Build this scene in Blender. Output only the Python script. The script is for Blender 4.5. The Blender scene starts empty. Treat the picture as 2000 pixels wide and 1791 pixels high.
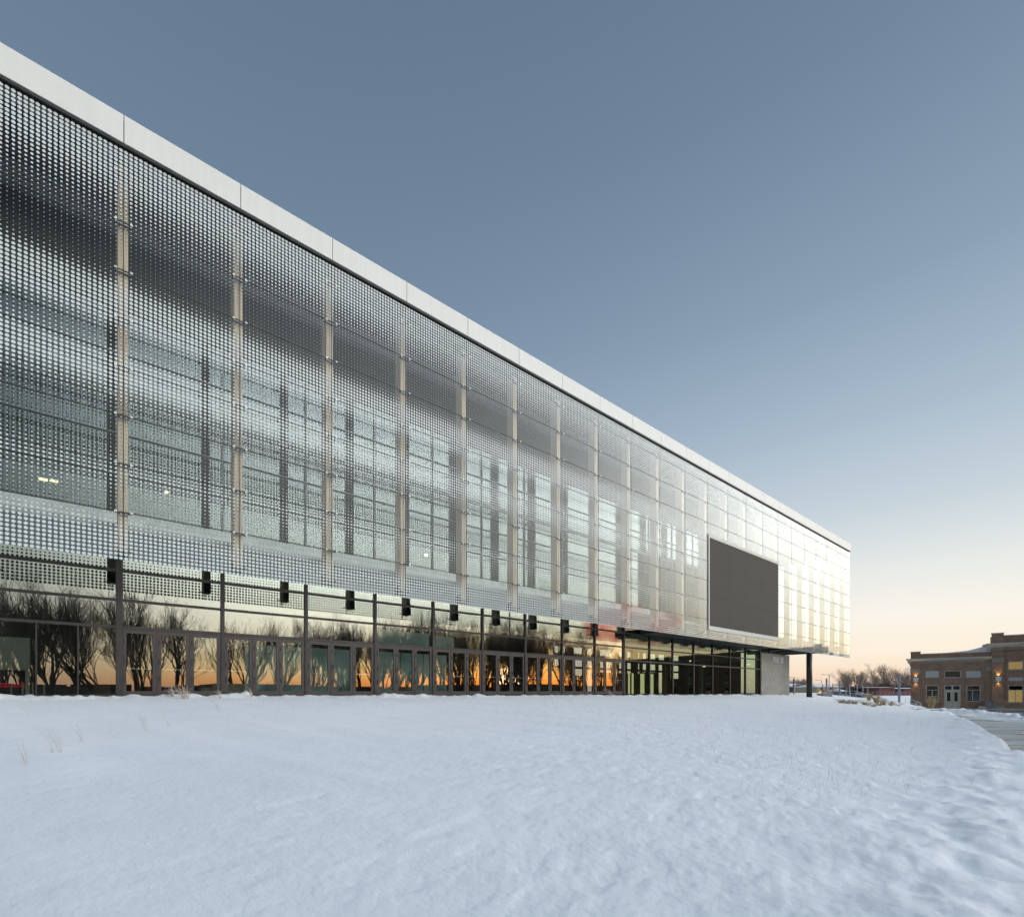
import bpy, bmesh, math, random
import numpy as np
from mathutils import Vector

R = math.radians
sc = bpy.context.scene
COL = sc.collection
# ------------------------------------------------------------------ view geometry
TH = math.atan(1.15)            # angle between the long facade and the viewing axis
CT, ST = math.cos(TH), math.sin(TH)
EYE = 2.4
L = 3.3                         # one facade bay
D1 = 6.0813 * L                 # depth of the dotted glass skin
D2 = 7.0355 * L                 # depth of the inner glazing
S1 = 7.40 * L - D1 * 1.15       # first skin joint
S2 = 8.524 * L - D2 * 1.15      # first inner mullion
def W(u, v, z=0.0):             # ground coordinates (right, ahead, height over the eye) -> world
    return Vector((v * CT + u * ST, v * ST - u * CT, z + EYE))
def PX(x, y, v):                # a sight line of the survey photograph at distance v
    return W((x - 1000) / 1000 * v, v, (1350 - y) / 1000 * v)
def S_AT(x, d):                 # where a sight line meets a plane parallel to the facade
    k = (x - 1000) / 1000
    return d * (k * ST + CT) / (ST - k * CT)

# ------------------------------------------------------------------ camera
cd = bpy.data.cameras.new('camera'); cam = bpy.data.objects.new('camera', cd); COL.objects.link(cam)
cam.location = (0, 0, EYE); cam.rotation_euler = (R(90), 0, TH - R(90))
cd.sensor_width = 36; cd.lens = 18; cd.shift_y = 0.2275; cd.clip_start = 0.05; cd.clip_end = 5000
sc.camera = cam

# ------------------------------------------------------------------ sky
SUN_AZ = TH - R(98)             # world angle of the sunset
SUN = Vector((math.cos(SUN_AZ), math.sin(SUN_AZ), 0))
GAIN = 0.15
sc.view_settings.view_transform = 'Standard'; sc.view_settings.look = 'None'
sc.view_settings.gamma = 1; sc.view_settings.use_curve_mapping = False
sc.view_settings.exposure = math.log2(1 / GAIN)
def lin(c, k=1.0):
    o = []
    for v in c:
        v /= 255
        o.append((v / 12.92 if v < .04045 else ((v + .055) / 1.055) ** 2.4) * k)
    return tuple(o)
world = bpy.data.worlds.new('World'); sc.world = world; world.use_nodes = True
nt = world.node_tree; N = nt.nodes; LK = nt.links.new
for n in list(N): N.remove(n)
def nd(t, **kw):
    n = N.new(t)
    for k, v in kw.items(): setattr(n, k, v)
    return n
def mth(op, a, b=None, c=None, clamp=False):
    n = nd('ShaderNodeMath', operation=op, use_clamp=clamp)
    for i, x in enumerate((a, b, c)):
        if x is None: continue
        if isinstance(x, (int, float)): n.inputs[i].default_value = x
        else: LK(x, n.inputs[i])
    return n.outputs[0]
def wramp(stops, fac, src):
    n = nd('ShaderNodeValToRGB'); e = n.color_ramp.elements
    n.color_ramp.interpolation = 'EASE'
    n.color_ramp.interpolation = 'LINEAR'
    while len(e) < len(stops): e.new(0.5)
    for i, (p, c, k) in enumerate(stops):
        e[i].position = p; e[i].color = (*lin(c, k), 1)
    LK(fac, n.inputs[0]); return n.outputs[0]
def wmix(f, a, b):
    n = nd('ShaderNodeMix', data_type='RGBA')
    LK(f, n.inputs['Factor']); LK(a, n.inputs['A']); LK(b, n.inputs['B'])
    return n.outputs['Result']
geo = nd('ShaderNodeTexCoord'); sep = nd('ShaderNodeSeparateXYZ'); LK(geo.outputs['Generated'], sep.inputs[0])
zz = mth('MAXIMUM', sep.outputs[2], 0.0)
hl = mth('SQRT', mth('ADD', mth('MULTIPLY', sep.outputs[0], sep.outputs[0]), mth('MULTIPLY', sep.outputs[1], sep.outputs[1])))
dot = mth('ADD', mth('MULTIPLY', sep.outputs[0], SUN.x), mth('MULTIPLY', sep.outputs[1], SUN.y))
caz = mth('DIVIDE', dot, mth('MAXIMUM', hl, 1e-4))
SIDE = [(0, (240, 206, 184), 1), (.03, (252, 227, 200), 1), (.06, (254, 240, 219), 1), (.12, (251, 245, 234), 1.0), (.19, (232, 235, 232), 1),
        (.28, (201, 213, 221), 1), (.40, (172, 190, 206), 1), (.55, (139, 162, 183), 1), (.72, (113, 137, 160), 1), (.86, (98, 121, 144), 1), (1, (90, 111, 134), 1)]
ANTI = [(0, (196, 174, 174), 1), (.04, (212, 194, 190), 1), (.09, (206, 200, 202), 1), (.16, (186, 194, 203), 1), (.28, (152, 174, 192), 1), (.42, (126, 151, 174), 1),
        (.60, (109, 133, 157), 1), (.80, (99, 121, 145), 1), (1, (90, 111, 134), 1)]
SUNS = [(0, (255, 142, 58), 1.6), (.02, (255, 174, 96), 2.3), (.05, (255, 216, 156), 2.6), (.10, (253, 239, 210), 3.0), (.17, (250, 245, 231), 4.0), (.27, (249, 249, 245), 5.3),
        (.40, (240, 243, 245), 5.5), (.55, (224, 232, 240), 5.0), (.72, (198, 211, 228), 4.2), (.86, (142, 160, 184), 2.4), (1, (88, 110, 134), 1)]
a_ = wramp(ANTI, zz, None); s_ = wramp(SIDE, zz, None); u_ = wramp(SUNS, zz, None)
f1 = nd('ShaderNodeMapRange', interpolation_type='SMOOTHSTEP'); f1.inputs[1].default_value = -0.9; f1.inputs[2].default_value = 0.55; LK(caz, f1.inputs[0])
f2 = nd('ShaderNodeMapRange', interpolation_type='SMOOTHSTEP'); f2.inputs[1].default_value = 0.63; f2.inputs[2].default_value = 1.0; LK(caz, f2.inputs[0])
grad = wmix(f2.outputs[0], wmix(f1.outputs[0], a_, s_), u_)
sky = nd('ShaderNodeTexSky', sky_type='NISHITA', sun_disc=False)
sky.sun_elevation = R(-1); sky.sun_rotation = math.atan2(SUN.x, SUN.y)
sk = nd('ShaderNodeVectorMath', operation='SCALE'); LK(sky.outputs[0], sk.inputs[0]); sk.inputs['Scale'].default_value = 1.45
f3 = nd('ShaderNodeMapRange'); f3.inputs[1].default_value = 0.35; f3.inputs[2].default_value = 0.75; f3.inputs[4].default_value = 0.12; LK(zz, f3.inputs[0])
f4 = nd('ShaderNodeMapRange', interpolation_type='SMOOTHSTEP'); f4.inputs[1].default_value = 0.945; f4.inputs[2].default_value = 1.0; LK(caz, f4.inputs[0])
f5 = nd('ShaderNodeMapRange', interpolation_type='SMOOTHSTEP'); f5.inputs[1].default_value = 0.15; f5.inputs[2].default_value = 0.0; LK(zz, f5.inputs[0])
core = nd('ShaderNodeVectorMath', operation='MULTIPLY'); LK(grad, core.inputs[0]); core.inputs[1].default_value = (1.9, 1.25, .55)
grad = wmix(mth('MULTIPLY', f4.outputs[0], f5.outputs[0]), grad, core.outputs[0])
fin_c = wmix(f3.outputs[0], grad, sk.outputs[0])
bg = nd('ShaderNodeBackground'); bg.inputs[1].default_value = GAIN; LK(fin_c, bg.inputs[0])
wo = nd('ShaderNodeOutputWorld'); LK(bg.outputs[0], wo.inputs[0])

# the afterglow as one soft low sun
sd = bpy.data.lights.new('sun', 'SUN'); so = bpy.data.objects.new('sun', sd); COL.objects.link(so)
sd.energy = 0.003; sd.angle = R(3); sd.color = (1.0, 0.62, 0.35)
sun_dir = Vector((SUN.x * math.cos(R(1.6)), SUN.y * math.cos(R(1.6)), math.sin(R(1.6))))
so.rotation_euler = sun_dir.to_track_quat('Z', 'Y').to_euler()

sc.cycles.use_denoising = True
sc.cycles.max_bounces = 8; sc.cycles.transparent_max_bounces = 40
sc.cycles.glossy_bounces = 4; sc.cycles.diffuse_bounces = 3; sc.cycles.transmission_bounces = 4
sc.cycles.caustics_reflective = False; sc.cycles.caustics_refractive = False
sc.cycles.sample_clamp_indirect = 4

# ------------------------------------------------------------------ materials
MT = {}
class NT:
    def __init__(s, name):
        s.m = bpy.data.materials.new(name); s.m.use_nodes = True; s.t = s.m.node_tree
        for n in list(s.t.nodes): s.t.nodes.remove(n)
        s.out = s.n('ShaderNodeOutputMaterial'); MT[name] = s.m
    def n(s, t, **kw):
        n = s.t.nodes.new(t)
        for k, v in kw.items(): setattr(n, k, v)
        return n
    def set(s, sock, x):
        if isinstance(x, bpy.types.NodeSocket): s.t.links.new(x, sock)
        elif isinstance(x, (tuple, list)): sock.default_value = (*x, 1) if len(x) == 3 and sock.type == 'RGBA' else x
        else: sock.default_value = x
    def math(s, op, a, b=None, c=None, clamp=False):
        n = s.n('ShaderNodeMath', operation=op, use_clamp=clamp)
        for i, x in enumerate((a, b, c)):
            if x is not None: s.set(n.inputs[i], x)
        return n.outputs[0]
    def mix(s, f, a, b):
        n = s.n('ShaderNodeMix', data_type='RGBA'); s.set(n.inputs['Factor'], f); s.set(n.inputs['A'], a); s.set(n.inputs['B'], b)
        return n.outputs['Result']
    def mixs(s, f, a, b):
        n = s.n('ShaderNodeMixShader'); s.set(n.inputs[0], f); s.t.links.new(a, n.inputs[1]); s.t.links.new(b, n.inputs[2]); return n.outputs[0]
    def noise(s, scale, detail=3, vec=None, rough=.5):
        n = s.n('ShaderNodeTexNoise'); n.inputs['Scale'].default_value = scale; n.inputs['Detail'].default_value = detail
        n.inputs['Roughness'].default_value = rough
        if vec is None: vec = s.n('ShaderNodeNewGeometry').outputs['Position']
        s.t.links.new(vec, n.inputs['Vector']); return n.outputs['Fac']
    def rng(s, x, a, b, c, d):
        n = s.n('ShaderNodeMapRange'); s.set(n.inputs[0], x)
        for i, v in enumerate((a, b, c, d)): n.inputs[i + 1].default_value = v
        return n.outputs[0]
    def scalev(s, v):
        m = s.n('ShaderNodeVectorMath', operation='MULTIPLY'); s.t.links.new(s.n('ShaderNodeNewGeometry').outputs['Position'], m.inputs[0]); m.inputs[1].default_value = v
        return m.outputs[0]
    def bsdf(s, col, rough=.6, metal=0, spec=.5, normal=None, **kw):
        b = s.n('ShaderNodeBsdfPrincipled'); s.set(b.inputs['Base Color'], col); s.set(b.inputs['Roughness'], rough)
        b.inputs['Metallic'].default_value = metal; b.inputs['Specular IOR Level'].default_value = spec
        if normal is not None: s.t.links.new(normal, b.inputs['Normal'])
        for k, v in kw.items(): s.set(b.inputs[k], v)
        return b.outputs[0]
    def bump(s, h, strength=.3, dist=.02):
        b = s.n('ShaderNodeBump'); b.inputs['Strength'].default_value = strength; b.inputs['Distance'].default_value = dist
        s.t.links.new(h, b.inputs['Height']); return b.outputs[0]
    def done(s, sh): s.t.links.new(sh, s.out.inputs[0]); return s.m
def plain(name, col, rough=.6, metal=0, var=.12, scale=3, spec=.5):
    t = NT(name); f = t.rng(t.noise(scale, 4), .3, .7, 1 - var, 1 + var)
    n = t.n('ShaderNodeVectorMath', operation='SCALE'); n.inputs[0].default_value = col; t.set(n.inputs['Scale'], f)
    return t.done(t.bsdf(n.outputs[0], rough, metal, spec))
t = NT('fascia_white'); f = t.rng(t.math('ADD', t.math('MULTIPLY', t.noise(1, 5, t.scalev((5, 5, .35)), .6), .6), t.math('MULTIPLY', t.noise(.35, 3), .4)), .35, .65, 0, 1)
t.done(t.bsdf(t.mix(f, (.60, .605, .555), (.65, .655, .61)), .45, normal=t.bump(t.noise(.8, 2), .06, .05)))
plain('frame_pale', (.52, .51, .46), .55, 0, .02)
plain('fin_tan', (.62, .47, .33), .6, 0, .06, 1.2)
plain('dark_bronze', (.040, .034, .032), .42, .3, .15, 2)
plain('door_bronze', (.055, .046, .043), .4, .3, .12, 2)
plain('black_metal', (.022, .021, .021), .4, .2, .15, 2)
plain('gasket', (.02, .022, .022), .6)
plain('clip_steel', (.6, .6, .57), .45, .3)
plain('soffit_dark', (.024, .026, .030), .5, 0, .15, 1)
plain('soffit_wood', (.075, .05, .04), .6, 0, .2, 2)
plain('beam_grey', (.13, .145, .155), .5)
plain('spandrel_grey', (.34, .345, .335), .6, 0, .06, 1)
plain('ledge_pale', (.75, .77, .75), .6)
plain('slab_cream', (.66, .60, .50), .6, 0, .05, 1)
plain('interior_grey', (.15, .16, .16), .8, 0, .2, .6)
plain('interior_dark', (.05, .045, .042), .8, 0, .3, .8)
plain('interior_floor', (.16, .13, .10), .35, 0, .2, .8)
plain('interior_wood', (.16, .085, .04), .6, 0, .3, 1.5)
plain('teal_print', (.64, .78, .78), .7, 0, .25, .9)
plain('teal_shade', (.38, .48, .50), .7, 0, .2, 2)
plain('carton', (.42, .34, .2), .8, 0, .1, 4)
plain('concrete', (.33, .32, .29), .85, 0, .15, 6)
plain('post_grey', (.25, .27, .30), .5, .3, .08)
plain('post_red', (.42, .10, .10), .6)
plain('rail_steel', (.5, .5, .5), .3, .9, .1)
plain('trim_cream', (.50, .47, .40), .65, 0, .06, 2)
plain('stone_base', (.26, .25, .23), .8, 0, .1, 2)
plain('panel_grey', (.42, .43, .43), .7, 0, .03)
plain('door_cream', (.48, .46, .36), .5, 0, .03)
plain('window_dark', (.022, .028, .042), .5, 0, .3, .5, .25)
plain('roof_snow', (.8, .81, .83), .8, 0, .03)
plain('brick_red_far', (.16, .06, .05), .85, 0, .15)
plain('wall_brown_far', (.10, .075, .07), .85, 0, .2)
plain('wall_beige_far', (.40, .34, .22), .85, 0, .08)
plain('wall_grey_far', (.2, .2, .2), .85, 0, .1)
plain('bark', (.075, .058, .047), .9, 0, .25, 3)
plain('twig', (.15, .108, .083), .9, 0, .2, 3)
plain('scrub', (.12, .092, .08), .9, 0, .25, 3)
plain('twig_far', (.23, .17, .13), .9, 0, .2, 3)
plain('twig_red', (.17, .045, .04), .9, 0, .2, 3)
plain('straw', (.50, .38, .22), .8, 0, .2, 8)
plain('straw_pale', (.50, .42, .34), .8, 0, .2, 8)
plain('lamp_white', (.6, .6, .58), .5)
plain('car_blue', (.03, .05, .09), .3, .3)
plain('car_black', (.02, .02, .022), .3, .3)
plain('rubber', (.02, .02, .02), .8)
plain('evergreen', (.03, .045, .03), .9, 0, .3)
def emit(name, col, k):
    t = NT(name); e = t.n('ShaderNodeEmission'); e.inputs[0].default_value = (*col, 1); e.inputs[1].default_value = k * GAIN
    return t.done(e.outputs[0])
emit('glow_warm', (1, .72, .35), 5)
emit('glow_white', (1, .95, .75), 30)
emit('glow_red', (1, .03, .08), .45)
emit('glow_orange', (1, .35, .08), 4)
emit('glow_hall', (1, .86, .5), .75)
# lit blinds with a gentle fold structure
t = NT('lit_blind'); f = t.noise(2.2, 2)
e = t.n('ShaderNodeEmission'); t.set(e.inputs[0], t.mix(f, (.85, .45, .15), (1.0, .62, .24))); e.inputs[1].default_value = GAIN * 1.3
t.done(e.outputs[0])

def schlick(t, f0, ex=5.0):
    lw = t.n('ShaderNodeLayerWeight'); lw.inputs[0].default_value = .5
    p = t.math('POWER', lw.outputs['Facing'], ex)
    return t.math('ADD', t.math('MULTIPLY', p, 1 - f0), f0, clamp=True)
def glass(name, f0, tint, rough=0.0, ex=5.0):
    t = NT(name); g = t.n('ShaderNodeBsdfGlossy'); g.inputs['Roughness'].default_value = rough
    g.inputs['Color'].default_value = (.93, .95, .93, 1)
    tr = t.n('ShaderNodeBsdfTransparent'); tr.inputs[0].default_value = (*tint, 1)
    return t.done(t.mixs(schlick(t, f0, ex), tr.outputs[0], g.outputs[0]))
glass('storefront_glass', .20, (.78, .84, .81))
glass('upper_glass', .09, (.64, .70, .70), ex=3.4)
glass('hall_glass', .07, (.70, .80, .70))
glass('window_glass', .035, (.5, .55, .55))

WHITE = [(5.18, .39), (4.85, .38), (4.68, .29), (4.5, .18), (4.35, .11), (4.15, .07), (3.98, .07), (3.9, .16), (3.81, .33), (3.72, .385), (3.5, .37), (3.42, .24), (3.31, .14),
         (3.22, .22), (3.1, .36), (2.95, .385), (2.8, .27), (2.7, .15), (2.5, .08), (2.36, .09), (2.2, .17), (2.08, .26), (1.96, .21), (1.8, .12), (1.7, .10), (1.62, .20), (1.5, .35), (1.2, .37)]
DARK = [(5.18, .34), (4.8, .33), (4.6, .30), (4.42, .24), (4.2, .13), (4.0, .07), (3.9, .14), (3.8, .30), (3.72, .34), (3.5, .34), (3.4, .28), (3.3, .22), (3.2, .24), (3.1, .33),
        (2.95, .36), (2.8, .37), (2.66, .34), (2.52, .17), (2.36, .15), (2.2, .22), (2.08, .30), (1.92, .24), (1.78, .17), (1.64, .18), (1.5, .28), (1.2, .30)]
def frit(name, table, col, f0, ex, fade):
    t = NT(name); ps = t.n('ShaderNodeNewGeometry'); sp = t.n('ShaderNodeSeparateXYZ'); t.t.links.new(ps.outputs['Position'], sp.inputs[0])
    sx = t.math('SUBTRACT', sp.outputs[0], S1 - 40 * L); sz = t.math('SUBTRACT', sp.outputs[2], EYE + 4.10)
    cx, cz = L / 26, 1.5125 / 12
    fx = t.math('SUBTRACT', t.math('FRACT', t.math('DIVIDE', sx, cx)), .5)
    fz = t.math('SUBTRACT', t.math('FRACT', t.math('DIVIDE', sz, cz)), .5)
    r = t.math('SQRT', t.math('ADD', t.math('MULTIPLY', fx, fx), t.math('MULTIPLY', fz, fz)))
    # dot size changes up the wall in slow waves that drift along it
    wob = t.math('MULTIPLY', t.math('SINE', t.math('MULTIPLY', sx, .19)), .028 * L)
    hz = t.math('ADD', t.math('SUBTRACT', sp.outputs[2], EYE), wob)
    k = t.math('DIVIDE', t.math('SUBTRACT', hz, 1.2 * L), 4.0 * L, clamp=True)
    rp = t.n('ShaderNodeValToRGB'); el = rp.color_ramp.elements
    tb = sorted(table)
    while len(el) < len(tb): el.new(.5)
    for i, (z, v) in enumerate(tb):
        el[i].position = min(1, max(0, (z - 1.2) / 4.0)); el[i].color = (v, v, v, 1)
    t.t.links.new(k, rp.inputs[0])
    mask = t.math('LESS_THAN', r, t.math('MULTIPLY', rp.outputs[0], t.rng(sp.outputs[0], 8, 42, 1.0, fade)))
    g = t.n('ShaderNodeBsdfGlossy'); g.inputs['Roughness'].default_value = 0; g.inputs['Color'].default_value = (.95, .97, .95, 1)
    tr = t.n('ShaderNodeBsdfTransparent'); tr.inputs[0].default_value = (.93, .955, .95, 1)
    gl = t.mixs(schlick(t, f0, ex), tr.outputs[0], g.outputs[0])
    fr = t.bsdf(col, .35)
    return t.done(t.mixs(mask, gl, fr))
frit('glass_front', WHITE, (.54, .585, .57), .014, 3.8, .74)
frit('glass_back', DARK, (.030, .034, .036), .006, 5.0, .50)
glass('glass_edge', .1, (.2, .3, .28))

# brick with soft colour variation
t = NT('brick'); tc = t.n('ShaderNodeTexCoord'); b = t.n('ShaderNodeTexBrick'); t.t.links.new(tc.outputs['UV'], b.inputs['Vector'])
b.inputs['Scale'].default_value = 1; b.inputs['Brick Width'].default_value = .22; b.inputs['Row Height'].default_value = .075; b.inputs['Mortar Size'].default_value = .006
b.inputs['Color1'].default_value = (.235, .148, .100, 1); b.inputs['Color2'].default_value = (.355, .230, .157, 1); b.inputs['Mortar'].default_value = (.16, .13, .11, 1)
f = t.rng(t.noise(1.1, 5), .25, .75, .75, 1.25)
v = t.n('ShaderNodeVectorMath', operation='SCALE'); t.set(v.inputs[0], b.outputs['Color']); t.set(v.inputs['Scale'], f)
t.done(t.bsdf(v.outputs[0], .85, normal=t.bump(b.outputs['Fac'], .4, -.008)))
# cut limestone, each block its own tone
t = NT('limestone'); oi = t.n('ShaderNodeObjectInfo')
f = t.math('ADD', t.math('MULTIPLY', oi.outputs['Random'], .22), t.math('MULTIPLY', t.noise(2.6, 6), .35))
t.done(t.bsdf(t.mix(f, (.20, .188, .162), (.47, .445, .395)), .75, normal=t.bump(t.noise(14, 4), .15, .01)))
# LED screen, off
t = NT('screen_off'); f = t.noise(.5, 2)
t.done(t.bsdf(t.mix(f, (.068, .063, .053), (.080, .074, .063)), .8, 0, .2))
# snow
t = NT('snow'); g1 = t.noise(8, 8, t.scalev((1.5, 1, 1)), .66); g2 = t.noise(90, 4)
hgt = t.math('ADD', g1, t.math('MULTIPLY', g2, .12))
f = t.rng(t.noise(.8, 5), .3, .7, 0, 1)
t.done(t.bsdf(t.mix(f, (.87, .88, .885), (.92, .922, .925)), .75, 0, .25, t.bump(hgt, .42, .03)))
# icy walkway: streaked wet boards of ice and concrete
t = NT('icy_path'); ps = t.n('ShaderNodeNewGeometry').outputs['Position']
def along(v):
    q = t.n('ShaderNodeVectorMath', operation='DOT_PRODUCT'); t.t.links.new(ps, q.inputs[0]); q.inputs[1].default_value = v; return q.outputs['Value']
cb = t.n('ShaderNodeCombineXYZ'); t.set(cb.inputs[0], along((ST * .09, -CT * .09, 0))); t.set(cb.inputs[1], along((CT * .30, ST * .30, 0)))
n1 = t.noise(1, 6, cb.outputs[0], .66); n2 = t.noise(4, 4, cb.outputs[0], .6)
f = t.rng(t.math('ADD', t.math('MULTIPLY', n1, .6), t.math('MULTIPLY', n2, .4)), .42, .53, 0, 1)
t.done(t.bsdf(t.mix(f, (.20, .18, .155), (.58, .575, .55)), t.rng(f, 0, 1, .25, .6), 0, .4, t.bump(n2, .3, .02)))
t = NT('asphalt'); f = t.rng(t.noise(1.2, 6), .5, .7, 0, 1)
t.done(t.bsdf(t.mix(f, (.045, .043, .045), (.16, .16, .17)), .6, normal=t.bump(t.noise(12, 3), .2)))

# ------------------------------------------------------------------ mesh helpers
class MB:
    def __init__(s): s.v = []; s.f = []; s.m = []
    def box(s, x0, x1, y0, y1, z0, z1, mi=0, M=None):
        b = len(s.v)
        p = [(x0, y0, z0), (x1, y0, z0), (x1, y1, z0), (x0, y1, z0), (x0, y0, z1), (x1, y0, z1), (x1, y1, z1), (x0, y1, z1)]
        s.v += [tuple(M(Vector(q))) if M else q for q in p]
        for q in ((0, 3, 2, 1), (4, 5, 6, 7), (0, 1, 5, 4), (1, 2, 6, 5), (2, 3, 7, 6), (3, 0, 4, 7)):
            s.f.append(tuple(b + i for i in q)); s.m.append(mi)
        return s
    def quad(s, a, b, c, d, mi=0):
        n = len(s.v); s.v += [tuple(a), tuple(b), tuple(c), tuple(d)]; s.f.append((n, n + 1, n + 2, n + 3)); s.m.append(mi); return s
    def prism(s, pts, y0, y1, mi=0, M=None):      # outline in x,z swept along y
        b = len(s.v); n = len(pts)
        q = [(x, y0, z) for x, z in pts] + [(x, y1, z) for x, z in pts]
        s.v += [tuple(M(Vector(p))) if M else p for p in q]
        s.f.append(tuple(b + i for i in range(n))); s.m.append(mi)
        s.f.append(tuple(b + n + i for i in reversed(range(n)))); s.m.append(mi)
        for i in range(n):
            j = (i + 1) % n; s.f.append((b + i, b + n + i, b + n + j, b + j)); s.m.append(mi)
        return s
    def tube(s, pts, rad, k=6, mi=0, cap=True):
        pts = [Vector(p) for p in pts]; b = len(s.v); up = None
        for i, p in enumerate(pts):
            d = (pts[min(i + 1, len(pts) - 1)] - pts[max(i - 1, 0)]).normalized()
            a = d.cross(Vector((0, 0, 1)) if abs(d.z) < .9 else Vector((1, 0, 0))).normalized(); c = d.cross(a)
            r = rad[i] if isinstance(rad, (list, tuple)) else rad
            for j in range(k):
                w = 2 * math.pi * j / k; s.v.append(tuple(p + (a * math.cos(w) + c * math.sin(w)) * r))
        for i in range(len(pts) - 1):
            for j in range(k):
                q = (j + 1) % k; s.f.append((b + i * k + j, b + i * k + q, b + (i + 1) * k + q, b + (i + 1) * k + j)); s.m.append(mi)
        if cap:
            s.f.append(tuple(b + j for j in reversed(range(k)))); s.m.append(mi)
            e = b + (len(pts) - 1) * k; s.f.append(tuple(e + j for j in range(k))); s.m.append(mi)
        return s
    def mesh(s, name, mats, smooth=False):
        me = bpy.data.meshes.new(name); me.from_pydata(s.v, [], s.f)
        for m in (mats if isinstance(mats, (list, tuple)) else [mats]): me.materials.append(MT[m])
        if any(s.m): me.polygons.foreach_set('material_index', s.m)
        if smooth: me.polygons.foreach_set('use_smooth', [True] * len(s.f))
        me.update(); return me
    def obj(s, name, mats, parent=None, loc=(0, 0, 0), smooth=False, kind=None, bevel=0):
        return link(name, s.mesh(name, mats, smooth), parent, loc, kind, bevel)
def link(name, me, parent=None, loc=(0, 0, 0), kind=None, bevel=0):
    o = bpy.data.objects.new(name, me); COL.objects.link(o); o.location = loc
    if parent: o.parent = parent
    if kind: o['kind'] = kind
    if bevel:
        m = o.modifiers.new('bevel', 'BEVEL'); m.width = bevel; m.segments = 1; m.limit_method = 'ANGLE'
    return o
def tag(o, label=None, cat=None, group=None, kind=None):
    if label: o['label'] = label
    if cat: o['category'] = cat
    if group: o['group'] = group
    if kind: o['kind'] = kind
    return o
def empty(name, loc, rz=0):
    o = bpy.data.objects.new(name, None); COL.objects.link(o); o.location = loc; o.rotation_euler = (0, 0, rz); return o

# ------------------------------------------------------------------ ground
rs = np.random.RandomState(7)
PERM = rs.permutation(4096)
def vnoise(x, y, seed=0):
    xi = np.floor(x).astype(int); yi = np.floor(y).astype(int); fx = x - xi; fy = y - yi
    fx = fx * fx * fx * (fx * (fx * 6 - 15) + 10); fy = fy * fy * fy * (fy * (fy * 6 - 15) + 10)
    h = lambda a, b: PERM[(PERM[(a + seed * 131) & 4095] + b * 57) & 4095] / 4095.0
    return (h(xi, yi) * (1 - fx) + h(xi + 1, yi) * fx) * (1 - fy) + (h(xi, yi + 1) * (1 - fx) + h(xi + 1, yi + 1) * fx) * fy - .5
def fbm(x, y, o=3, seed=0):
    t = 0; a = 1
    for i in range(o):
        t = t + a * vnoise(x * 2 ** i + 17 * i, y * 2 ** i - 9 * i, seed + i); a *= .5
    return t
ES = np.array([-60, -20, 0, 5, 19, 40, 61, 72, 77, 84, 90]); ED = np.array([-9, -4, -1.3, .1, 1.3, 4.9, 9.2, 14.3, 18.5, 30, 48])
PATH_Z = -2.25
BANK = [(-.2, 58), (45.5, 53), (45, 50), (42.3, 44), (39.5, 39.5), (38, 33), (40, 24), (44, 14)]   # (u, v) centre line of the ploughed bank
BANK = [(u, v) for u, v in BANK[1:]]
def sstep(x, a, b):
    t = np.clip((x - a) / (b - a), 0, 1); return t * t * (3 - 2 * t)
def bank_dist(u, v):
    best = np.full(u.shape, 1e9)
    for (a, b), (c, d) in zip(BANK[:-1], BANK[1:]):
        dx, dy = c - a, d - b; t = np.clip(((u - a) * dx + (v - b) * dy) / (dx * dx + dy * dy), 0, 1)
        best = np.minimum(best, np.hypot(u - a - t * dx, v - b - t * dy))
    return best
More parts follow.
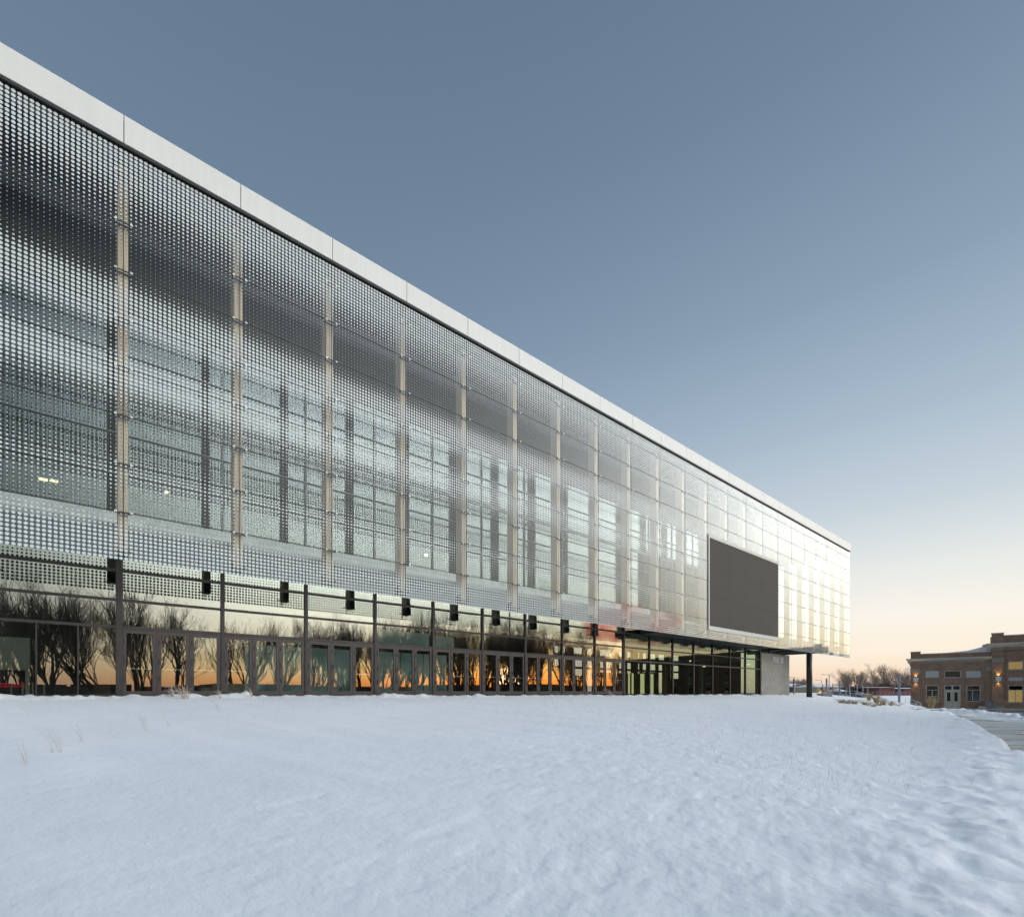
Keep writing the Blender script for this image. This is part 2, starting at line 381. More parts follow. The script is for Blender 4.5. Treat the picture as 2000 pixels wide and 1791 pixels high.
def height(s, d):
    """snow surface, relative to the eye"""
    u = s * ST - d * CT; v = s * CT + d * ST
    e = np.interp(s, ES, ED) + .22 * fbm(s * .35, s * 0 + 3, 2, 5) + .08 * fbm(s * 1.7, d * 1.7, 2, 9)
    near = -.19 - .0032 * np.clip(s, -10, 70)
    b = .068 + .0009 * np.clip(s - 20, -20, 60)
    z = near - b * np.clip(D2 - d, -2, 60)
    z = z + .10 * fbm(s * .22, d * .22, 2, 1) * sstep(D2 - d, 0, 4)
    # wind ripples, dimples, stronger to the right
    amp = .35 + .65 * sstep(u, -4, 4)
    al = s * .94 + d * .34; ac = -s * .34 + d * .94
    z = z + .028 * fbm(s * 1.3 + .25 * d, d * .16, 2, 24) + amp * (.009 * fbm(al * 1.6, ac * 2.4, 3, 21) + .0115 * fbm(al * 4.4, ac * 7.0, 3, 31))
    z = z + amp * .005 * fbm(al * 13, ac * 17, 2, 35) * (np.hypot(u, v) < 30)
    dm = vnoise(al * 3.1, ac * 4.2, 41); z = z - amp * .012 * sstep(dm, .05, .45)
    # lumpy shoulder close to the walkway
    sh = np.exp(-((d - e - .5) / .9) ** 2); z = z + sh * (.05 + .13 * fbm(s * 1.3, d * 1.6, 3, 51))
    # roof-drip windrow in front of the doors
    wr = np.exp(-((D2 - .55 - d) / .5) ** 2) * (s < 60); z = z + wr * (.02 + .26 * np.abs(fbm(s * 1.1, d * 1.2, 3, 61)) + .10 * fbm(s * 3.3, d * 3, 3, 66))
    # fall to the walkway level, and to the far yard
    low = PATH_Z - .10 + 0 * z
    bd = bank_dist(u, v)
    lump = np.exp(-(bd / 1.5) ** 2) * (.42 + .45 * fbm(s * 1.1, d * 1.1, 4, 71))
    low = low + np.maximum(lump, 0)
    dep = (v - 60) + .5 * (u - 52)                     # snow lying along the brick wall, left part
    low = low + .16 * sstep(-(u - 53) + 0 * v, -3, 3) * sstep(v, 50, 54) * (1 + .6 * fbm(s * .8, d * .8, 3, 81))
    far = sstep(v, 85, 150); low = low * (1 - far) + (-1.25 + .2 * fbm(s * .03, d * .03, 2, 91)) * far
    k = sstep(d - e, -.5, .0); z = low + (z - low) * k
    k2 = sstep(-(v - 100), -30, 25)
    z = low + (z - low) * np.where(d > D2 - 1, k2, 1)
    # under the building
    ins = (d > D2 + .1) & (s < 59) & (d < D2 + 50); z = np.where(ins, -.9, z)
    return z
def ground_z(s, d): return float(height(np.array([float(s)]), np.array([float(d)]))[0]) + EYE
def build_ground():
    fwd = TH
    a = np.concatenate([np.linspace(-50, 50, 820), np.linspace(50, 310, 150)[1:-1]])      # degrees right of the axis
    r = np.concatenate([np.array([.25, .9, 1.6, 2.1]), np.geomspace(2.5, 75, 400), np.geomspace(75, 2600, 60)[1:]])
    A, Rr = np.meshgrid(np.radians(a), r); sx = Rr * np.cos(fwd - A); dy = Rr * np.sin(fwd - A)
    Z = height(sx, dy) + EYE; Z[0] = Z[0].mean()
    na, nr = len(a), len(r); co = np.stack([sx, dy, Z], -1).reshape(-1, 3)
    co[:na, :2] *= .004          # the innermost ring closes to a point
    i = np.arange(nr - 1)[:, None]; j = np.arange(na)[None, :]; j2 = (j + 1) % na
    q = np.stack([i * na + j, i * na + j2, (i + 1) * na + j2, (i + 1) * na + j], -1)[..., ::-1].reshape(-1, 4)
    me = bpy.data.meshes.new('snow_ground'); me.vertices.add(len(co)); me.vertices.foreach_set('co', co.ravel())
    me.loops.add(q.size); me.loops.foreach_set('vertex_index', q.ravel()); me.polygons.add(len(q))
    me.polygons.foreach_set('loop_start', np.arange(len(q)) * 4); me.polygons.foreach_set('loop_total', np.full(len(q), 4))
    me.polygons.foreach_set('use_smooth', [True] * len(q)); me.materials.append(MT['snow']); me.update(calc_edges=True); me.validate()
    link('snow_ground', me, kind='structure')
build_ground()
def sheet(name, uv, z, mat):
    me = bpy.data.meshes.new(name); me.from_pydata([tuple(W(u, v, z)) for u, v in uv], [], [tuple(range(len(uv)))]); me.materials.append(MT[mat])
    link(name, me, kind='structure')
sheet('walkway', [(0, -6), (8, 9), (16, 19), (26, 31), (36, 45), (40, 52), (46, 52.5), (45.3, 50), (42.3, 44), (39.5, 39.5), (38, 33), (40, 24), (44, 14), (46, -6)], PATH_Z, 'icy_path')
sheet('roadway', [(45.3, 50), (46.5, 57), (54, 62), (58, 66), (100, 44), (100, -6), (46, -6), (44, 14), (40, 24), (38, 33), (39.5, 39.5), (42.3, 44)], PATH_Z - .02, 'asphalt')

# ------------------------------------------------------------------ the arena
E = EYE
arena = tag(empty('arena_building', (S1, D1, E - .3)), 'long arena wrapped in a hanging skin of white dotted glass under a white roof band', 'arena building')
arena.location = (0, 0, 0)
JOINTS = [S1 + j * L for j in range(-3, 22)] + [S1 + 21.42 * L]
ROWS = [4.10, 5.61, 7.12, 8.635, 10.145, 11.655, 13.17, 14.68, 16.2, 16.97]
S_END = JOINTS[-1]; S_BEG = JOINTS[0]
SCR0, SCR1 = S1 + 11 * L, S1 + 15 * L
SCZ0, SCZ1 = 4.79, 12.26
TG = .022
pm = {}
def pane_mesh(w, h):
    key = (round(w, 3), round(h, 3))
    if key not in pm:
        m = MB(); g = .012; x0, x1, z0, z1 = g, w - g, g, h - g
        m.box(x0, x1, 0, TG, z0, z1)
        m.m = [2, 2, 0, 2, 1, 2]
        pm[key] = m.mesh('glass_panel', ['glass_front', 'glass_back', 'glass_edge'])
    return pm[key]
def add_panel(x0, x1, z0, z1): link('glass_panel', pane_mesh(x1 - x0, z1 - z0), arena, (x0, D1, E + z0))
for j in range(len(JOINTS) - 1):
    x0, x1 = JOINTS[j], JOINTS[j + 1]; scr = SCR0 - .1 < x0 < SCR1 - .1
    for i in range(len(ROWS) - 1):
        z0, z1 = ROWS[i], ROWS[i + 1]
        if scr:
            if z0 >= SCZ0 and z1 <= SCZ1: continue
            if z0 < SCZ0 < z1: z1 = SCZ0
            elif z0 < SCZ1 < z1: z0 = SCZ1
        add_panel(x0, x1, z0, z1)
# joints: slim dark rails across, gaskets up
for z in ROWS[1:-1]:
    spans = [(S_BEG, S_END)] if not (SCZ0 < z < SCZ1) else [(S_BEG, SCR0 - .01), (SCR1 + .01, S_END)]
    for a, b in spans: MB().box(a, b, D1 - .004, D1 + TG + .012, E + z - .013, E + z + .013).obj('rail', 'gasket', arena)
for x in JOINTS[1:-1]:
    z1 = ROWS[-1]
    if SCR0 + .1 < x < SCR1 - .1:
        MB().box(x - .009, x + .009, D1 - .002, D1 + TG + .01, E + 4.11, E + SCZ0 - .01).obj('gasket', 'gasket', arena)
        MB().box(x - .009, x + .009, D1 - .002, D1 + TG + .01, E + SCZ1 + .01, E + z1).obj('gasket', 'gasket', arena)
    else: MB().box(x - .009, x + .009, D1 - .002, D1 + TG + .01, E + 4.11, E + z1).obj('gasket', 'gasket', arena)
clips = MB(); spiders = MB()
for x in JOINTS[1:]:
    for z in ROWS[1:-1] + [4.42]:
        inside = SCR0 - .3 < x < SCR1 + .3 and SCZ0 - .1 < z < SCZ1 + .1
        if inside: continue
        for s_ in (-1, 1):
            if x + s_ * .17 > S_END: continue
            clips.box(x + s_ * .2 - .035, x + s_ * .2 + .035, D1 - .035, D1 - .002, E + z - .022, E + z + .022)
            spiders.box(x + s_ * .2 - .015, x + s_ * .2 + .015, D1 + TG + .014, D1 + .2, E + z - .03, E + z + .03)
        spiders.box(x - .215, x + .215, D1 + .13, D1 + .17, E + z - .02, E + z + .02)
clips.obj('panel_clips', 'clip_steel', arena, kind='stuff')
spiders.obj('glass_brackets', 'black_metal', arena, kind='stuff')
# fins
fm = MB()
fm.box(-.13, -.02, .20, .70, 4.36, 16.6).box(.02, .13, .20, .70, 4.36, 16.6).box(-.02, .02, .24, .68, 4.37, 16.59)
fin_me = fm.mesh('fin', 'fin_tan')
ft = MB().box(-.135, .135, .30, .72, 4.30, 4.72).mesh('fin_end_shade', 'black_metal')  # dark box putting the shade on the fins' lower ends into colour
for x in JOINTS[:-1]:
    f_ = link('fin', fin_me, arena, (x, D1, E)); link('fin_end_shade', ft, f_)
# roof band
for j in range(len(JOINTS) - 1):
    x0, x1 = JOINTS[j] + .012, JOINTS[j + 1] - .012
    MB().box(x0, x1, D1 - .12, D1 + .06, E + 17.07, E + 17.93).obj('fascia_panel', 'fascia_white', arena)
MB().box(S_BEG, S_END - .02, D1 - .08, D1 + .03, E + 16.99, E + 17.06).obj('fascia_shadow_strip', 'gasket', arena)
MB().box(S_BEG, S_END - .01, D1 + .07, D1 + 60, E + 17.1, E + 17.85).obj('roof', 'fascia_white', arena)
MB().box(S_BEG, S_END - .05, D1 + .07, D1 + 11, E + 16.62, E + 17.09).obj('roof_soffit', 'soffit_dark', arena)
m = MB()
x = S_BEG
while x < S_END - 1:
    m.box(x, x + .18, D1 + .95, D2 - .75, E + 16.55, E + 16.615); x += .5
m.obj('soffit_slats', 'soffit_wood', arena, kind='stuff')
mm = MB().box(S_BEG, S_END - .3, D1 + 2.2, D1 + 2.35, E + 15.9, E + 16.5).box(S_BEG, S_END - .3, D1 + 2.12, D1 + 2.43, E + 15.86, E + 15.9).box(S_BEG, S_END - .3, D1 + 2.12, D1 + 2.43, E + 16.5, E + 16.54)
mm.obj('soffit_beam', 'beam_grey', arena)
# inner glazing, upper storeys
M_ = [S2 + j * L for j in range(-3, 17)]
XE = M_[-1]
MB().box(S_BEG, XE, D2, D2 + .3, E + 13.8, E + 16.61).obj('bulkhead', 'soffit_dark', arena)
MB().box(S_BEG, XE, D2 - .02, D2 + .3, E + 4.78, E + 5.95).obj('spandrel', 'spandrel_grey', arena)
MB().box(S_BEG, XE, D2 - .10, D2 + .3, E + 5.96, E + 6.42).obj('ledge_band', 'ledge_pale', arena)
MB().box(S_BEG, XE, D1 + .8, D2 - .03, E + 5.26, E + 5.43).obj('maintenance_deck', 'spandrel_grey', arena)
UZ = [6.43, 7.85, 9.3, 10.7, 12.2, 13.79]
UT = [.05, .05, .16, .05]
ug = {}
for j in range(len(M_) - 1):
    for i in range(5):
        k = (i,)
        if k not in ug: ug[k] = MB().box(.03, L - .03, .05, .07, .02, UZ[i + 1] - UZ[i] - .02).mesh('window_pane', 'upper_glass')
        link('window_pane', ug[k], arena, (M_[j], D2, E + UZ[i]))
for x in M_: MB().box(x - .035, x + .035, D2 - .02, D2 + .14, E + 6.43, E + 13.79).obj('mullion', 'beam_grey', arena)
for i, z in enumerate(UZ[1:-1]):
    h = UT[i] / 2; MB().box(S_BEG, XE, D2 - .012, D2 + .12, E + z - h, E + z + h).obj('transom', 'beam_grey', arena)
MB().box(S_BEG, XE, D2 + 4, D2 + 4.3, E + 5, E + 16.6).obj('concourse_wall', 'interior_grey', arena)
MB().box(S_BEG, XE, D2 + .31, D2 + 3.99, E + 4.8, E + 5.9).obj('concourse_floor', 'interior_grey', arena)
MB().box(XE - .02, XE + .25, D2 + .31, D2 + 10, E + 5.6, E + 16.61).obj('end_wall', 'slab_cream', arena)
MB().box(XE - .02, XE + .25, D2 - .1, D2 + .31, E + 5.44, E + 16.61).obj('end_pier', 'slab_cream', arena)
MB().box(S_BEG, S1 + 9 * L, D2 + 12, D2 + 50, E - .3, E + 17).obj('rear_block', 'interior_grey', arena)
# open end: slab, soffit, column
SOF0 = 33.2
MB().box(XE + .26, S_END - .4, D1 + .8, D1 + 10, E + 4.92, E + 5.43).obj('terrace_slab', 'slab_cream', arena)
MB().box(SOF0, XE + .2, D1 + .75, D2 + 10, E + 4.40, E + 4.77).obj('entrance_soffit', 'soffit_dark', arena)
c = PX(1585.5, 1358, 56)
MB().tube([(c.x, c.y + .25, E - 1.2), (c.x, c.y + .25, E + 4.91)], .29, 24).obj('round_column', 'black_metal', arena, smooth=True)
for i in range(3): MB().box(S_END - 12 + i * 4.2, S_END - 11.7 + i * 4.2, D1 + .9, D1 + 9, E + 4.62, E + 4.91).obj('joist', 'black_metal', arena)
# storefront
MF = 'dark_bronze'
MJ = [S2 + j * L for j in range(-3, 17)]
DOOR0, DOOR1 = 3, 12          # bays index in MJ with doors
FL = -.30
def frame(mb, x0, x1, z0, z1, t, y0, y1, tb=None):
    tb = tb or t
    mb.box(x0, x0 + t, y0, y1, z0, z1).box(x1 - t, x1, y0, y1, z0, z1).box(x0 + t, x1 - t, y0, y1, z1 - t, z1).box(x0 + t, x1 - t, y0, y1, z0, z0 + tb)
for j, x in enumerate(MJ):
    w = .065 if j not in (DOOR0, DOOR1) else .10
    MB().box(x - w, x + w, D2 - .09, D2 + .1, E + FL - .2, E + 4.77).obj('storefront_mullion', MF, arena, bevel=.006)
for z, h in ((4.36, .05), (3.30, .045), (2.33, .05)):
    MB().box(MJ[0], MJ[-1], D2 - .07, D2 + .08, E + z - h, E + z + h).obj('storefront_transom', MF, arena, bevel=.006)
MB().box(MJ[0], MJ[DOOR0], D2 - .08, D2 + .09, E + FL - .3, E - .10).obj('base_curb', MF, arena)
MB().box(MJ[DOOR1], MJ[-1], D2 - .08, D2 + .09, E + FL - .5, E - .22).obj('base_curb', MF, arena)
sg = {}
def spane(x0, x1, z0, z1, mat='storefront_glass'):
    k = (round(x1 - x0, 2), round(z1 - z0, 2), mat)
    if k not in sg: sg[k] = MB().box(0, x1 - x0, 0, .012, 0, z1 - z0).mesh('window_pane', mat)
    return link('window_pane', sg[k], arena, (x0, D2 - .01, E + z0))
def hall(x): return 'hall_glass' if x > MJ[DOOR1 + 0] - .1 else 'storefront_glass'
for j in range(len(MJ) - 1):
    x0, x1 = MJ[j] + .06, MJ[j + 1] - .06; mt = hall(MJ[j])
    spane(x0, x1, 4.40, 4.77, mt); spane(x0, x1, 3.34, 4.32, mt); spane(x0, x1, 2.37, 3.26, mt)
    if not DOOR0 <= j < DOOR1:
        if j < DOOR0:
            for q in range(3): spane(MJ[j] + .06 + q * (L - .12) / 3, MJ[j] + .06 + (q + 1) * (L - .12) / 3 - .03, -.1, 2.29, mt)
            for q in (1, 2): MB().box(MJ[j] + .045 + q * (L - .12) / 3 - .02, MJ[j] + .045 + q * (L - .12) / 3 + .02, D2 - .05, D2 + .05, E - .1, E + 2.28).obj('slim_mullion', MF, arena)
        else: spane(x0, x1, -.22, 2.29, mt)
dw = (L - .13) / 3
dm = MB(); frame(dm, .02, dw - .02, 0, 2.42, .115, -.045, .045, .2); dm.box(.0, .02, -.06, .06, 0, 2.46).box(dw - .02, dw, -.06, .06, 0, 2.46).box(0.02, dw - .02, -.055, .055, 2.425, 2.46)
dm = dm.mesh('door', 'door_bronze')
gm = MB().box(.13, dw - .13, -.008, .004, .19, 2.31).mesh('pane', 'storefront_glass')
hm = MB().box(.045, .075, -.075, -.045, .55, .75).box(.045, .075, -.075, -.045, 1.2, 1.4).box(.045, .075, -.075, -.045, 1.95, 2.1).mesh('hinge', 'black_metal')
bm_ = MB().box(.14, dw - .14, .02, .06, 1.0, 1.04).mesh('push_bar', 'clip_steel')
for j in range(DOOR0, DOOR1):
    for q in range(3):
        d_ = link('door', dm, arena, (MJ[j] + .065 + q * dw, D2, E - .26 + .08))
        link('pane', gm, d_); link('hinge', hm, d_); link('push_bar', bm_, d_)
# lobby behind the doors
MB().box(S_BEG, XE, D2 + .1, D2 + 11.9, E - .6, E - .3).obj('lobby_floor', 'interior_floor', arena)
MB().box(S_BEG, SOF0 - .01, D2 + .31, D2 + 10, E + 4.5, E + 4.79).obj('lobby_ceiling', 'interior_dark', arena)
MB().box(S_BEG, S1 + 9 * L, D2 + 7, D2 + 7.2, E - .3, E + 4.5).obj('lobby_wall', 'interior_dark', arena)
for x in (200, 300, 560, 780, 930):
    s_ = S_AT(x, D2 + 2.5); MB().box(s_ - .25, s_ + .25, D2 + 2.5, D2 + 3, E - .3, E + 4.5).obj('lobby_pier', 'interior_wood', arena)
# hall: rear wall with real openings to the daylight behind
HW = D2 + 9; h0, h1 = S1 + 8.6 * L, XE
bars = MB(); xs = []
x = h0; rr = random.Random(3)
cols = [h0]
while cols[-1] < h1 - 1.0: cols.append(cols[-1] + (rr.choice([.35, .5, .7, 1.0]) if len(cols) % 2 else rr.choice([.5, .9, 1.4, 2.0])))
cols.append(h1)
for i in range(len(cols) - 1):
    a, b = cols[i], cols[i + 1]
    if i % 2 == 0: bars.box(a, b, HW, HW + .25, E - .3, E + 4.39)
    else:
        full = rr.random() < .25
        if not full: bars.box(a, b, HW, HW + .25, E - .3, E + rr.choice([1.5, 1.9, 2.1]))
        z = 2.15; bars.box(a, b, HW, HW + .25, E + 2.15, E + 2.35)
        bars.box(a, b, HW, HW + .25, E + 3.0, E + 3.55); bars.box(a, b, HW, HW + .25, E + 4.15, E + 4.39)
bars.obj('hall_rear_wall', 'interior_wood', arena)
MB().box(h1 - .1, h1 + .1, D2 + 2.0, HW, E - .3, E + 4.39).obj('hall_side_wall', 'interior_dark', arena)
for i, x in enumerate((1229, 1236, 1255, 1273)):
    s_ = S_AT(x, D2 + 6); MB().box(s_ - (.12 if i < 2 else .3), s_ + (.12 if i < 2 else .3), D2 + 6, D2 + 6.05, E - .2, E + 1.75).obj('lit_slot_window', 'glow_hall', arena)
for i, x in enumerate((1300, 1345, 1372, 1402, 1440)):
    s_ = S_AT(x, D2 + 4); MB().box(s_ - .16, s_ + .16, D2 + 4, D2 + 4.3, E - .3, E + (4.39 if i % 2 else 2.6)).obj('hall_pier', ['interior_wood', 'interior_dark', 'interior_grey'][i % 3], arena)
for x, z in ((1347, 3.2), (1375, 2.7), (1462, 3.3)):
    s_ = S_AT(x, D2 + 5); MB().tube([(s_, D2 + 5, E + z), (s_, D2 + 5, E + z + .03)], [.16, .16], 10).obj('ceiling_lamp', 'glow_warm', arena)
def tube_obj(*a): pass
# stone wall beside the entrance
SX0, SX1 = MJ[-1] + .075, S_AT(1541.5, D2 - .12)
sw = MB().box(SX0, SX1, D2 - .08, D2 + .5, E - 1.0, E + 4.0).obj('stone_wall', 'stone_base', arena)
rr = random.Random(11); rows = 9; hh = 4.35 / rows
for r_ in range(rows):
    x = SX0; z0 = E - .35 + r_ * hh
    while x < SX1 - .01:
        w = rr.choice([.7, .95, 1.25, 1.5, 1.8]); x2 = min(SX1, x + w)
        if SX1 - x2 < .35: x2 = SX1
        dp = rr.uniform(0, .012)
        MB().box(x + .004, x2 - .004, D2 - .13 - dp, D2 - .082, z0 + .004, z0 + hh - .004).obj('stone', 'limestone', sw); x = x2
MB().box(SX0 - .02, SX1 + .03, D2 - .16, D2 + .55, E + 4.005, E + 4.06).obj('wall_coping', 'stone_base', arena)
x0 = SX0
for a, b, mt in ((.05, 1.5, 'hall_glass'), (1.9, 2.6, 'hall_glass'), (2.75, 3.9, 'hall_glass'), (4.5, 5.2, 'hall_glass')):
    MB().box(x0 + a, x0 + b, D2 + .2, D2 + .22, E + 4.07, E + 4.39).obj('clerestory_pane', mt, arena)
for a, b in ((1.5, 1.9), (2.62, 2.73), (3.9, 4.5), (5.2, 5.3)): MB().box(x0 + a, x0 + b, D2 + .15, D2 + .3, E + 4.065, E + 4.39).obj('clerestory_post', 'interior_dark', arena)
# the sign
sign = tag(empty('entrance_sign', (S_AT(1509.5, D2 - .16), D2 - .16, E + 3.12)), 'raised pale metal letters reading ENTRÉE EST on the grey stone wall', 'sign')
def text(body, xoff, size, off, sx=1.0, gap=1.0):
    c = bpy.data.curves.new('lettering', 'FONT'); c.body = body; c.size = size; c.extrude = .03; c.offset = off; c.space_character = gap
    c.materials.append(MT['lamp_white'])
    o = bpy.data.objects.new('lettering', c); me = bpy.data.meshes.new_from_object(o); bpy.data.objects.remove(o)
    o = bpy.data.objects.new('lettering', me); COL.objects.link(o); o.parent = sign; o.location = (xoff, 0, 0); o.rotation_euler = (R(90), 0, 0); o.scale = (sx, 1, 1)
    return o
text('ENTRÉE', 0, .92, .006, .50); text('EST', 1.98, .92, .03, .58)

# the big screen
scr = tag(empty('video_screen', (SCR0, D1, E + SCZ0)), 'huge blank grey-brown video screen in a pale frame set into the glass skin', 'video screen')
f_ = MB(); w_ = SCR1 - SCR0; h_ = SCZ1 - SCZ0
f_.box(.01, .16, -.07, .45, .01, h_ - .01).box(w_ - .13, w_ - .01, -.07, .45, .01, h_ - .01).box(.16, w_ - .13, -.07, .45, h_ - .25, h_ - .01).box(.16, w_ - .13, -.07, .45, .01, .34)
f_.obj('screen_frame', 'frame_pale', scr)
for i in range(4):
    for k in range(3):
        a = .162 + i * (w_ - .292) / 4; b = .162 + (i + 1) * (w_ - .292) / 4; p = .342 + k * (h_ - .592) / 3; q = .342 + (k + 1) * (h_ - .592) / 3
        MB().box(a + .003, b - .003, -.05, .4, p + .003, q - .003).obj('screen_module', 'screen_off', scr)

# ------------------------------------------------------------------ things standing inside behind the glass
def inside(name, x0, x1, y0, y1, dd, mat, label, cat, group=None, depth=.1):
    d = D2 + dd; a, b = S_AT(x0, d), S_AT(x1, d); zc = (a + b) / 2 * CT + d * ST
    z0, z1 = (1350 - y1) / 1000 * zc, (1350 - y0) / 1000 * zc
    z0 = max(z0, -.3) if z0 < .4 else z0
    return a, b, d, z0, z1
banners = [(478, 492, 1247), (493, 546, 1240), (552, 598, 1254), (604, 643, 1258), (650, 690, 1262), (740, 782, 1265), (784, 826, 1268), (828, 872, 1270)]
for i, (x0, x1, y0) in enumerate(banners):
    a, b, d, z0, z1 = inside('', x0, x1, y0, 1358, 1.1, '', '', '')
    root = tag(empty('display_panel', ((a + b) / 2, d, E - .3)), ['pale teal display panel standing edge-on behind the fourth dark glass door',
        'teal display panel with a curved darker shape behind the doors, second of the left set', 'teal display panel with a round dark shape behind the doors',
        'teal display panel printed with a skater\'s leg behind the doors', 'teal display panel with dark equipment at its foot, last of the left set',
        'teal display panel printed with two skates, first of the right set', 'teal display panel with a brown carton before it, middle of the right set',
        'teal display panel with a dark slope at its foot, last of the right set'][i], 'display panel', 'teal display panels behind the glass doors')
    w = b - a; MB().box(-w / 2, w / 2, 0, .06, 0, 2.35).obj('printed_board', 'teal_print', root)
    sh = MB()  # flat darker figure printed on the board
    if i in (3, 5):
        for k in range(2 if i == 5 else 1):
            o = -w * .3 + k * w * .35
            sh.prism([(o, 1.5), (o + .22, 1.5), (o + .20, .75), (o + .42, .62), (o + .42, .52), (o, .52)], -.012, -.004)
    elif i in (1, 7, 4): sh.prism([(-w * .45, .02), (w * .45, .02), (w * .45, .9), (w * .1, .75), (-w * .45, .2)], -.012, -.004)
    else: sh.prism([(math.cos(q * .6) * .3, 1.0 + math.sin(q * .6) * .45) for q in range(10)], -.012, -.004)
    if i: sh.obj('printed_shape', 'teal_shade', root)
for i, (x0, x1, y0, y1) in enumerate(((735, 838, 1233, 1262), (848, 886, 1243, 1264))):
    a, b, d, z0, z1 = inside('', x0, x1, y0, y1, 1.6, '', '', '')
    tag(MB().box(a, b, d, d + .05, E + z0, E + z1).obj('hanging_board', 'teal_print'), ['long teal board hung above the doors behind the glass', 'short teal board hung above the doors behind the glass'][i], 'board')
for i, (x0, x1, y0) in enumerate(((395, 431, 1342), (420, 433, 1335), (442, 478, 1335), (790, 805, 1337), (738, 748, 1352))):
    a, b, d, z0, z1 = inside('', x0, x1, y0, 1360, .55, '', '', ''); c_ = empty('carton', ((a + b) / 2, d, E - .3))
    tag(c_, ['low wide cardboard carton behind the third glass door', 'narrow cardboard carton standing behind a wider one by the glass', 'tall cardboard carton with brown tape behind the fourth glass door',
             'brown carton tilted against the middle teal panel', 'small flat carton at the foot of the skate panel'][i], 'carton', 'cartons inside the glass doors')
    h = z1 + .3; w = (b - a) / 2; MB().box(-w, w, .0 + (.2 if i == 1 else 0), .4 + (.2 if i == 1 else 0), 0, h).obj('box', 'carton', c_); MB().box(-w * .98, w * .98, .18, .22, h, h + .004).obj('tape', 'interior_wood', c_)
# stanchions and red seats at the left
for i, x in enumerate((23, 45, 65, 87)):
    a, b, d, z0, z1 = inside('', x - 1, x + 1, 1329, 1358, .7, '', '', '')
    o = empty('barrier_post', (a, d, E - .3)); tag(o, 'slim brass barrier post inside the glass, ' + ['outermost left', 'before the gap', 'beside the pier', 'farthest right of four'][i], 'post', 'barrier posts inside the glass')
    MB().tube([(0, 0, 0), (0, 0, z1 + .25)], .025, 8).obj('shaft', 'carton', o); MB().tube([(0, 0, 0), (0, 0, .02)], .14, 12).obj('base', 'black_metal', o)
m = MB(); ledz = []
d = D2 + 4
for x in range(0, 52, 7):
    for y in (1335, 1339.5):
        s_ = S_AT(x + 1, d); zc = s_ * CT + d * ST; z = (1350 - y) / 1000 * zc; m.box(s_ - .04, s_ + .04, d, d + .03, E + z - .03, E + z + .03)
bar = tag(empty('light_bar', (S_AT(25, d), d, E - .3)), 'bar of small glowing red lights deep inside behind the left glass', 'light bar')
bar.location = (0, 0, 0); m.obj('red_lights', 'glow_red', bar)
s0_, s1_ = S_AT(0, d), S_AT(55, d); MB().box(s0_, s1_, d + .05, d + .12, E - .3, E + .32).obj('backing', 'interior_dark', bar)
bl = tag(empty('counter', (S_AT(30, D2 + 3), D2 + 3, E - .3)), 'pale counter canopy seen through the leftmost panes', 'counter')
a, b = S_AT(-20, D2 + 3), S_AT(58, D2 + 3)
MB().box(a - bl.location.x, b - bl.location.x, 0, .5, 1.1, 2.3).obj('canopy', 'trim_cream', bl); MB().box(b - bl.location.x - .12, b - bl.location.x, .01, .3, 0, 1.1).obj('leg', 'trim_cream', bl)
# interior lamps high up behind the skin
for i, (x, y, w) in enumerate(((833, 1083, .08), (84, 935, .12), (105, 938, .12), (325, 960, .07))):
    d = D2 + 2; s_ = S_AT(x, d); zc = s_ * CT + d * ST; z = (1350 - y) / 1000 * zc
    MB().box(s_ - w, s_ + w, d, d + .06, E + z - .04, E + z + .04).obj('ceiling_light', 'glow_white' if i == 0 else 'glow_warm', arena)

# ------------------------------------------------------------------ bare trees
def grow(seed, H, spread, nstem, dens=1.0):
    rr = random.Random(seed); tr = MB(); cr = MB(); cnt = [0]
    def perp(d):
        a = Vector((rr.gauss(0, 1), rr.gauss(0, 1), rr.gauss(0, 1))); a -= d * a.dot(d); return a.normalized()
    def branch(p, d, ln, r, lv):
        n = 4 if lv < 2 else 3
        pts = [p.copy()]; rad = [r]; q = p.copy(); dd = d.copy()
        for i in range(n):
            dd = (dd + perp(dd) * rr.uniform(.08, .26) + Vector((0, 0, .10 if lv > 0 else .02))).normalized()
            q = q + dd * ln / n; pts.append(q.copy()); rad.append(max(r * (1 - (i + 1) / n * .55), .007))
        (tr if lv < 2 else cr).tube(pts, rad, 6 if lv < 2 else (4 if lv < 3 else 3), cap=False); cnt[0] += 1
        if lv >= 6 or ln < .3: return
        k = {0: 5, 1: 4, 2: 3, 3: 3, 4: 3, 5: 3}[lv]
        if dens < 1 and lv >= 3: k = max(2, round(k * dens))
        for c in range(k):
            t_ = rr.uniform(.3, .95) if c else 1.0; fi = t_ * n; i0 = min(int(fi), n - 1); pp = pts[i0].lerp(pts[i0 + 1], fi - i0)
            nd_ = (dd + perp(dd) * rr.uniform(.3, .8) * spread + Vector((0, 0, .12))).normalized()
            branch(pp, nd_, ln * rr.uniform(.62, .86), max(r * .55 * (1.1 - .25 * (c > 0)), .006), lv + 1)
    for s_ in range(nstem):
        a = rr.uniform(0, 6.28); tilt = .08 if nstem == 1 else rr.uniform(.15, .4)
        d = Vector((math.cos(a) * tilt, math.sin(a) * tilt, 1)).normalized()
        branch(Vector((math.cos(a) * .15 * (nstem > 1), math.sin(a) * .15 * (nstem > 1), -.3)), d, H * .22, H * (.020 if nstem == 1 else .013), 0)
    zmax = max(v[2] for v in cr.v); k = H / zmax
    for mb in (tr, cr): mb.v = [(x * k, y * k, z * k) for x, y, z in mb.v]
    return tr, cr
VAR = []; FAR = []
